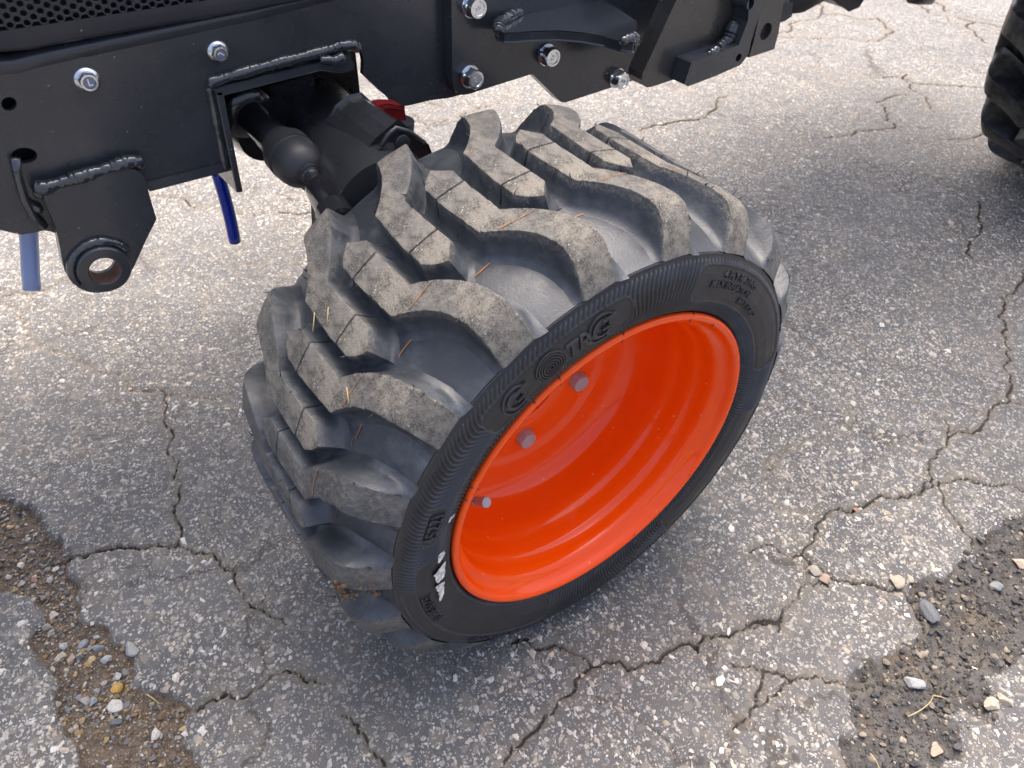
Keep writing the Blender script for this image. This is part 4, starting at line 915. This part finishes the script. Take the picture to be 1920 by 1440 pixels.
# ------------------------------------------------------------------ grille above
YG = YF - .004
g0 = at(0, 98, YG); g1 = at(480, 21, YG); slope = (g1[2] - g0[2]) / (g1[0] - g0[0])
ux = np.array([1, slope]) / math.hypot(1, slope); uz = np.array([-ux[1], ux[0]])
PP = .0058; CX = PP * .866; hr = PP * .31; V = []; Fc = []; org = at(-60, 106, YG); org = np.array([org[0], org[2]]) + uz * .0115
def gp(a, b, y): p = org + ux * a + uz * b; return (p[0], y, p[1])
for c_ in range(128):
    for r_ in range(17):
        cx = c_ * CX; cz = r_ * PP + (PP / 2 if c_ % 2 else 0) + PP / 2; o = len(V); n = 12
        for k in range(n):
            a = 2 * PI * k / n; ah = (a % (PI / 3)) - PI / 6 if False else ((a) % (PI / 3)) - PI / 6; rh = PP / 2 / math.cos(((a + 0) % (PI / 3)) - PI / 6)
            V.append(gp(cx + rh * cos(a), cz + rh * sin(a), YG))
        for rq, dy in ((1.25, 0.), (1., .0006), (1., .0022)):
            for k in range(n): a = 2 * PI * k / n; V.append(gp(cx + hr * rq * cos(a), cz + hr * rq * sin(a), YG + dy))
        for k in range(n):
            k2 = (k + 1) % n
            for q in range(3): Fc.append((o + q * n + k, o + q * n + k2, o + (q + 1) * n + k2, o + (q + 1) * n + k))
grille = obj('grille', fast('grille', np.array(V), np.array(Fc), [PLASTIC], False), root, label='black perforated side grille with round holes in staggered rows')
# border below the holes with its rolled edge
b0 = [(-100, 118), (0, 99), (60, 94), (120, 82), (300, 50), (480, 20), (640, -12), (800, -50)]
V = []; lo = [at(a, b, YG) for a, b in b0]
for p in lo:
    q = np.array([p[0], p[2]]) - org; t = q @ ux; top = gp(t, .0006, YG - .0006)
    V += [(top[0], top[1], top[2]), (p[0], YG - .0012, p[2] + .003), (p[0], YG - .0004, p[2] + .0006), (p[0], YG + .003, p[2] - .0004), (p[0], YG + .02, p[2])]
Fc = [(i * 5 + j, i * 5 + j + 1, i * 5 + 6 + j, i * 5 + 5 + j) for i in range(len(lo) - 1) for j in range(4)]
obj('grille_border', mesh('grille_border', V, Fc, [PLASTIC], True), grille)
Bk = [box(-.5, .45, YG + .016, YG + .5, .555, .98), box(-.5, .45, YG + .016, YG + .02, .40, .60)]
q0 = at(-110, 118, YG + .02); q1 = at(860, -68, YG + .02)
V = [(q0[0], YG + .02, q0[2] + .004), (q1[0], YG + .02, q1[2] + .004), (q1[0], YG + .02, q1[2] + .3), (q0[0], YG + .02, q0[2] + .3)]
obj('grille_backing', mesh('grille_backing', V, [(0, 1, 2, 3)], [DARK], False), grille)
# engine hood and body above (seen only as what shades the ground under the tractor)
hz = .64
V, Fc = join([box(-.80, .55, YF + .03, YF + .55, .60, 1.1), box(.56, 1.6, YF + .03, YF + .6, .66, 1.3)])
obj('hood', mesh('hood', V, Fc, [PLASTIC], False), root, bevel=.02, label='dark hood above the chassis')

# ------------------------------------------------------------------ axle, knuckle, tie rod
def cpt(px_, py_, y): return Vector(at(px_, py_, y))
ax0, ax1 = cpt(560, 205, .60), cpt(680, 345, .32)
Lx = (ax1 - ax0).length
V, Fc = lathe(ax0, ax1, [(0, .046), (Lx * .35, .045), (Lx * .5, .047), (Lx * .52, .051), (Lx * .62, .052), (Lx * .64, .047), (Lx * .8, .046), (Lx * 1.0, .049), (Lx * 1.14, .050), (Lx * 1.15, .04)], 40)
axle = obj('axle_housing', auto_smooth(mesh('axle_housing', V, Fc, [CAST]), 35), root, label='dark cast front axle housing behind the chassis opening')
def hull_block(pts, y0, y1, name, mat, parent, bev=.003, **kw):
    V, Fc = plate(px_loop(pts, y0), [], y0, y1); return obj(name, mesh(name, V, Fc, [mat], False), parent, bevel=bev, **kw)
hull_block([(465, 172), (585, 142), (590, 160), (560, 185), (535, 215), (525, 250), (500, 240), (475, 200)], .41, .47, 'casting_boss', CASTR, axle, .004)
hull_block([(632, 190), (672, 190), (682, 210), (688, 218), (660, 226), (634, 232)], .385, .42, 'casting_boss', CASTR, axle, .003)
hull_block([(610, 155), (650, 160), (676, 190), (690, 215), (640, 200), (600, 170)], .43, .47, 'casting_boss', CAST, axle, .004)
p = cpt(617, 169, .428); V, Fc = lathe(p, p + Vector((0, -1, 0)), [(0, .0035), (.003, .0035), (.004, .002)], 12); obj('grease_nipple', mesh('grease_nipple', V, Fc, [NT('brass', col=(.6, .35, .08), metal=1., rough=.3).m]), axle)
# pivot frame behind opening (dark)
V, Fc = join([box(-.17, .02, YF + .115, YF + .16, .36, .56), box(-.17, .05, YF + .1, YF + .3, .452, .60)])
obj('axle_support', mesh('axle_support', V, Fc, [DARK], False), axle)
# knuckle casting by the tyre
kn = [(700, 256), (722, 238), (745, 232), (770, 244), (800, 268), (812, 300), (780, 350), (700, 440), (650, 480), (646, 430), (656, 370), (668, 320), (682, 280)]
hull_block(kn, .245, .31, 'knuckle', CAST, axle, .006, label='angular cast steering knuckle next to the tyre')
v, f = tube([cpt(714, 276, .232), cpt(728, 252, .232), cpt(742, 240, .232), cpt(765, 246, .232), cpt(796, 268, .232)], .0022, 8); obj('casting_rib', mesh('casting_rib', v, f, [CAST]), axle)
p = cpt(752, 265, .234); V, Fc = lathe(p, p + Vector((0, -1, 0)), [(0, .0065), (.003, .0065), (.0036, .0055)], 20); obj('dowel', mesh('dowel', V, Fc, [CAST]), axle)
V, Fc = lathe(cpt(572, 200, .47), cpt(676, 330, .29), [(0, .042), (.06, .042), (.12, .044), (.17, .047), (.21, .048), (.26, .046)], 40); obj('housing_tube', auto_smooth(mesh('housing_tube', V, Fc, [CAST]), 35), axle)
# tie rod
t0, t1 = cpt(434, 182, .40), cpt(540, 286, .310); d_ = (t1 - t0).normalized(); TL = (t1 - t0).length
V, Fc = lathe(t0, t1, [(0, .021), (.008, .022), (.010, .0235), (.016, .0235), (.018, .019), (.022, .019), (.0225, .0225), (.030, .023), (.033, .020), (.035, .0140), (TL * .7, .0138), (TL * .71, .0144), (TL, .0144)], 36)
tie = obj('steering_cylinder', auto_smooth(mesh('steering_cylinder', V, Fc, [BLACKGLOSS]), 35), root, label='black steering cylinder rod reaching from the chassis opening to the tyre')
bj = t1.copy(); d_ = (cpt(606, 352, .250) - bj).normalized()
V, Fc = lathe(bj, bj + d_, [(-.016, .0140), (-.0155, .0160), (-.009, .0172), (-.003, .0196), (-.0025, .0208), (.009, .0212), (.0095, .0200), (.0115, .0196), (.012, .0204), (.018, .0206), (.025, .0192), (.030, .0168), (.034, .0132), (.0365, .0105), (.037, .0092), (.040, .0092), (.0405, .0078)], 40)
obj('ball_joint', auto_smooth(mesh('ball_joint', V, Fc, [BOOT]), 24), tie, label='round rubber ball joint boot')
b2 = bj + d_ * .040; d2 = (cpt(642, 425, .200) - b2).normalized()
V, Fc = lathe(b2 - d2 * .004, b2 + d2, [(0, .0080), (.006, .0085), (.007, .0072), (.015, .0078), (.020, .0105), (.024, .0112), (.052, .0125), (.054, .0140), (.072, .0145)], 28)
obj('rod_end', auto_smooth(mesh('rod_end', V, Fc, [BLACKGLOSS]), 35), tie)
V, Fc = lathe(t0 + d_ * .02 + Vector((.012, .05, -.02)), t0 + d_ * .1 + Vector((.02, .05, -.02)), [(0, .030), (.02, .032), (.05, .030)], 28); obj('cylinder_body', auto_smooth(mesh('cylinder_body', V, Fc, [BLACKGLOSS])), tie)
# red filler cap
p = cpt(733, 222, .30); up = Vector((.02, .0, 1)).normalized(); ry = .30
V, Fc = plate(px_loop([(702, 214), (703, 207), (712, 199), (726, 196), (745, 197), (757, 200), (759, 214), (760, 234), (745, 228), (720, 216)], ry), [], ry, ry + .013)
cap_ = obj('filler_cap', mesh('filler_cap', V, Fc, [RED], False), root, bevel=.0025, seg=3, label='dark red filler cap behind the tyre')
q = px_loop([(703, 210), (712, 202), (726, 199), (745, 200), (757, 203), (757, 206), (745, 203), (726, 202), (713, 205), (705, 213)], ry - .001); V, Fc = plate(q, [], ry - .0015, ry + .002); obj('cap_rib', mesh('cap_rib', V, Fc, [RED], False), cap_, bevel=.0004)
V, Fc = lathe(cpt(742, 246, .305), cpt(742, 230, .305), [(0, .016), (.006, .0165), (.010, .0165), (.011, .012)], 28); obj('filler_neck', auto_smooth(mesh('filler_neck', V, Fc, [PLASTIC])), cap_)
# hoses
hb0, hb1 = cpt(406, 318, .40), cpt(440, 452, .41)
v, f = tube([hb0 * (1 - k / 10) + hb1 * (k / 10) + Vector((.0012 * math.sin(k * .3), 0, 0)) for k in range(11)], .0060, 20); v2, f2 = tube([hb1, hb1 + (hb1 - hb0).normalized() * .0002], .0062, 20)
obj('blue_drain_hose', mesh('blue_drain_hose', v, f, [BLUE]), root, label='short bright blue hose hanging under the chassis')
hc = [cpt(54, 400, .37), cpt(54, 440, .37), cpt(56, 480, .368), cpt(57, 510, .366), cpt(60, 541, .364)]
Vo, Fo = tube(hc, .0068, 24, False); Vi, Fi = tube(hc, .0046, 24, False); n = 24; m_ = len(hc); o_ = len(Vo)
Fe = [((m_ - 1) * n + k, (m_ - 1) * n + (k + 1) % n, o_ + (m_ - 1) * n + (k + 1) % n, o_ + (m_ - 1) * n + k) for k in range(n)]
V = list(Vo) + list(Vi); Fc = list(Fo) + [tuple(i + o_ for i in reversed(q)) for q in Fi] + Fe
obj('clear_overflow_hose', mesh('clear_overflow_hose', V, Fc, [CLEAR]), root, label='short clear bluish plastic hose hanging under the chassis')

# ------------------------------------------------------------------ loader mount
YM = YF - .014
mp = px_loop([(846, -70), (848, 150), (851, 165), (857, 174), (867, 178), (880, 176), (990, 141), (997, 139), (1004, 144), (1046, 186), (1052, 191), (1060, 192), (1190, 150), (1300, 110), (1420, 60), (1480, 20), (1480, -70)], YM)
V, Fc = plate(mp, [], YM, YF - .0006)
mount = obj('loader_mount_plate', mesh('loader_mount_plate', V, Fc, [PAINT], False), root, bevel=.0014, label='thick dark mounting plate bolted over the chassis')
for i, (a, b, mr, rt_) in enumerate([(884, 10, .5, .2), (880, 143, 1.9, .5), (1024, 102, 1.2, .1), (1156, 146, 2.6, .7)]):
    marked_bolt(a, b, YM, root, '8.8', 'hex_bolt', 'zinc hex bolt on the loader mount, %s' % ('half cut by the top edge', 'lower left of the plate', 'below the curved gusset', 'nearest the loader post')[i], 0, .0165, .0105, rt_, .0105, mrot=mr, ms=.0042)
    p = at(a - 15, b - 4 if i else b, YM); V, Fc = lathe(p, Vector(p) + Vector((0, -1, 0)), [(0, .0022), (.006, .0022), (.007, .0012)], 12); obj('lock_pin', mesh('lock_pin', V, Fc, [ZINC]), mount)
# curved gusset shelf between mount plate and post
zg_ = at(940, 36, YM)[2]
def zat(px_, py_, z): r_ = ray(px_, py_); return CAM + r_ * (z - CAM[2]) / r_[2]
gt = [(932, 52), (945, 60), (962, 60), (1000, 57), (1050, 56), (1095, 60), (1135, 67), (1166, 76), (1190, 78), (1192, 40), (1150, 12), (1100, -10), (1060, -20), (1000, 8), (960, 28), (938, 40)]
G = [zat(a, b, zg_) for a, b in gt]
th_ = .009; V = [tuple(p) for p in G] + [(p[0], p[1], p[2] - th_) for p in G]; n = len(G); Fc = [tuple(range(n)), tuple(range(2 * n - 1, n - 1, -1))] + [(i, (i + 1) % n, (i + 1) % n + n, i + n) for i in range(n)]
gus = obj('gusset', mesh('gusset', V, Fc, [PAINT_GLOSS], False), mount, bevel=.0012, label='glossy curved gusset shelf')
v, f = weld([zat(934, 56, zg_ + .001), zat(936, 42, zg_ + .002), zat(965, 26, zg_ + .002), zat(1000, 10, zg_ + .002), zat(1060, -12, zg_ + .002)], .0058, 12); obj('weld_bead', mesh('weld_bead', v, f, [PAINT_GLOSS], True), mount)
v, f = weld([zat(936, 52, zg_ + .001), zat(938, 62, zg_ - .004), zat(936, 76, zg_ - .010)], .006, 15); obj('weld_bead', mesh('weld_bead', v, f, [PAINT_GLOSS], True), mount)
v, f = weld([zat(1164, 78, zg_), zat(1182, 70, zg_ + .001), zat(1196, 76, zg_ - .006)], .0055, 16); obj('weld_bead', mesh('weld_bead', v, f, [PAINT_GLOSS], True), mount)
# loader post plate
YP = .248
pp = px_loop([(1276, -70), (1270, -10), (1240, 60), (1212, 120), (1206, 136), (1204, 150), (1207, 160), (1213, 164), (1222, 163), (1277, 143), (1300, 120), (1390, 104), (1408, 112), (1420, 105), (1500, 60), (1560, -70)], YP)
hk = lambda a, b, r_, y: circ(at(a, b, y)[0], at(a, b, y)[2], r_, 24)
pp = px_loop([(1282, -70), (1268, 0), (1240, 62), (1212, 122), (1205, 138), (1203, 150), (1206, 160), (1213, 164), (1224, 162), (1282, 143), (1330, 128), (1402, 100), (1450, 84), (1462, 20), (1470, -70)], YP)
V, Fc = plate(pp, [], YP, YP + .020)
post = obj('loader_post', mesh('loader_post', V, Fc, [PAINT_GREY], False), root, bevel=.003, seg=3, label='thick grey brown loader post plate')
def lp_(pts, y0, y1, name, mat, bev, holes=(), **kw):
    V, Fc = plate(px_loop(pts, y0), [hk(a, b, r_, y0) for a, b, r_ in holes], y0, y1); return obj(name, mesh(name, V, Fc, [mat], False), post, bevel=bev, **kw)
lp_([(1290, 162), (1283, 158), (1296, 118), (1300, 115), (1350, 97), (1385, 84), (1402, 40), (1410, -70), (1450, -70), (1436, 0), (1420, 40), (1408, 78), (1404, 100), (1396, 112), (1388, 122), (1340, 143)], YP - .020, YP - .0006, 'stop_block', PAINT, .002, [(1385, 108, .0040), (1407, 8, .0050)], label='block welded to the loader post with two holes')
v, f = weld([at(1300, 116, YP - .010), at(1330, 104, YP - .012), at(1346, 92, YP - .012)], .0065, 21, amp=.12); obj('weld_bead', mesh('weld_bead', v, f, [PAINT_GLOSS], True), post)
v, f = weld([at(1346, 92, YP - .008), at(1366, 72, YP - .008), at(1380, 40, YP - .006)], .0075, 22, amp=.06); obj('weld_bead', mesh('weld_bead', v, f, [PAINT], True), post)
lp_([(1404, 108), (1412, 82), (1428, 10), (1434, -70), (1480, -70), (1474, 0), (1468, 10), (1460, 60), (1452, 92), (1440, 96)], YP - .006, YP + .008, 'pin_plate', PAINT_GREY, .0015, [(1436, 59, .0085)], label='small plate with a round pin hole')
# dark members behind the post
def dk(pts, y0, y1, name, mat=PLASTIC, bev=.003): return lp_(pts, y0, y1, name, mat, bev)
dk([(1462, 42), (1468, 6), (1486, 6), (1484, 30), (1472, 38)], .30, .34, 'bracket_end')
V, Fc = tube([at(1440, -6, .40), at(1500, -8, .42), at(1560, -40, .44)], .022, 20); obj('hydraulic_pipe', mesh('hydraulic_pipe', V, Fc, [DARK]), post)
lp_([(1530, -30), (1560, 2), (1593, 18), (1611, 10), (1622, -10), (1600, -40)], .62, .70, 'lower_link', PLASTIC, .004)
V, Fc = tube([at(1712, -8, .7), at(1730, -2, .7), at(1745, 1, .72), at(1752, -4, .73)], [.016, .012, .009, .006], 14); obj('lower_link', mesh('lower_link', V, Fc, [PLASTIC]), post)
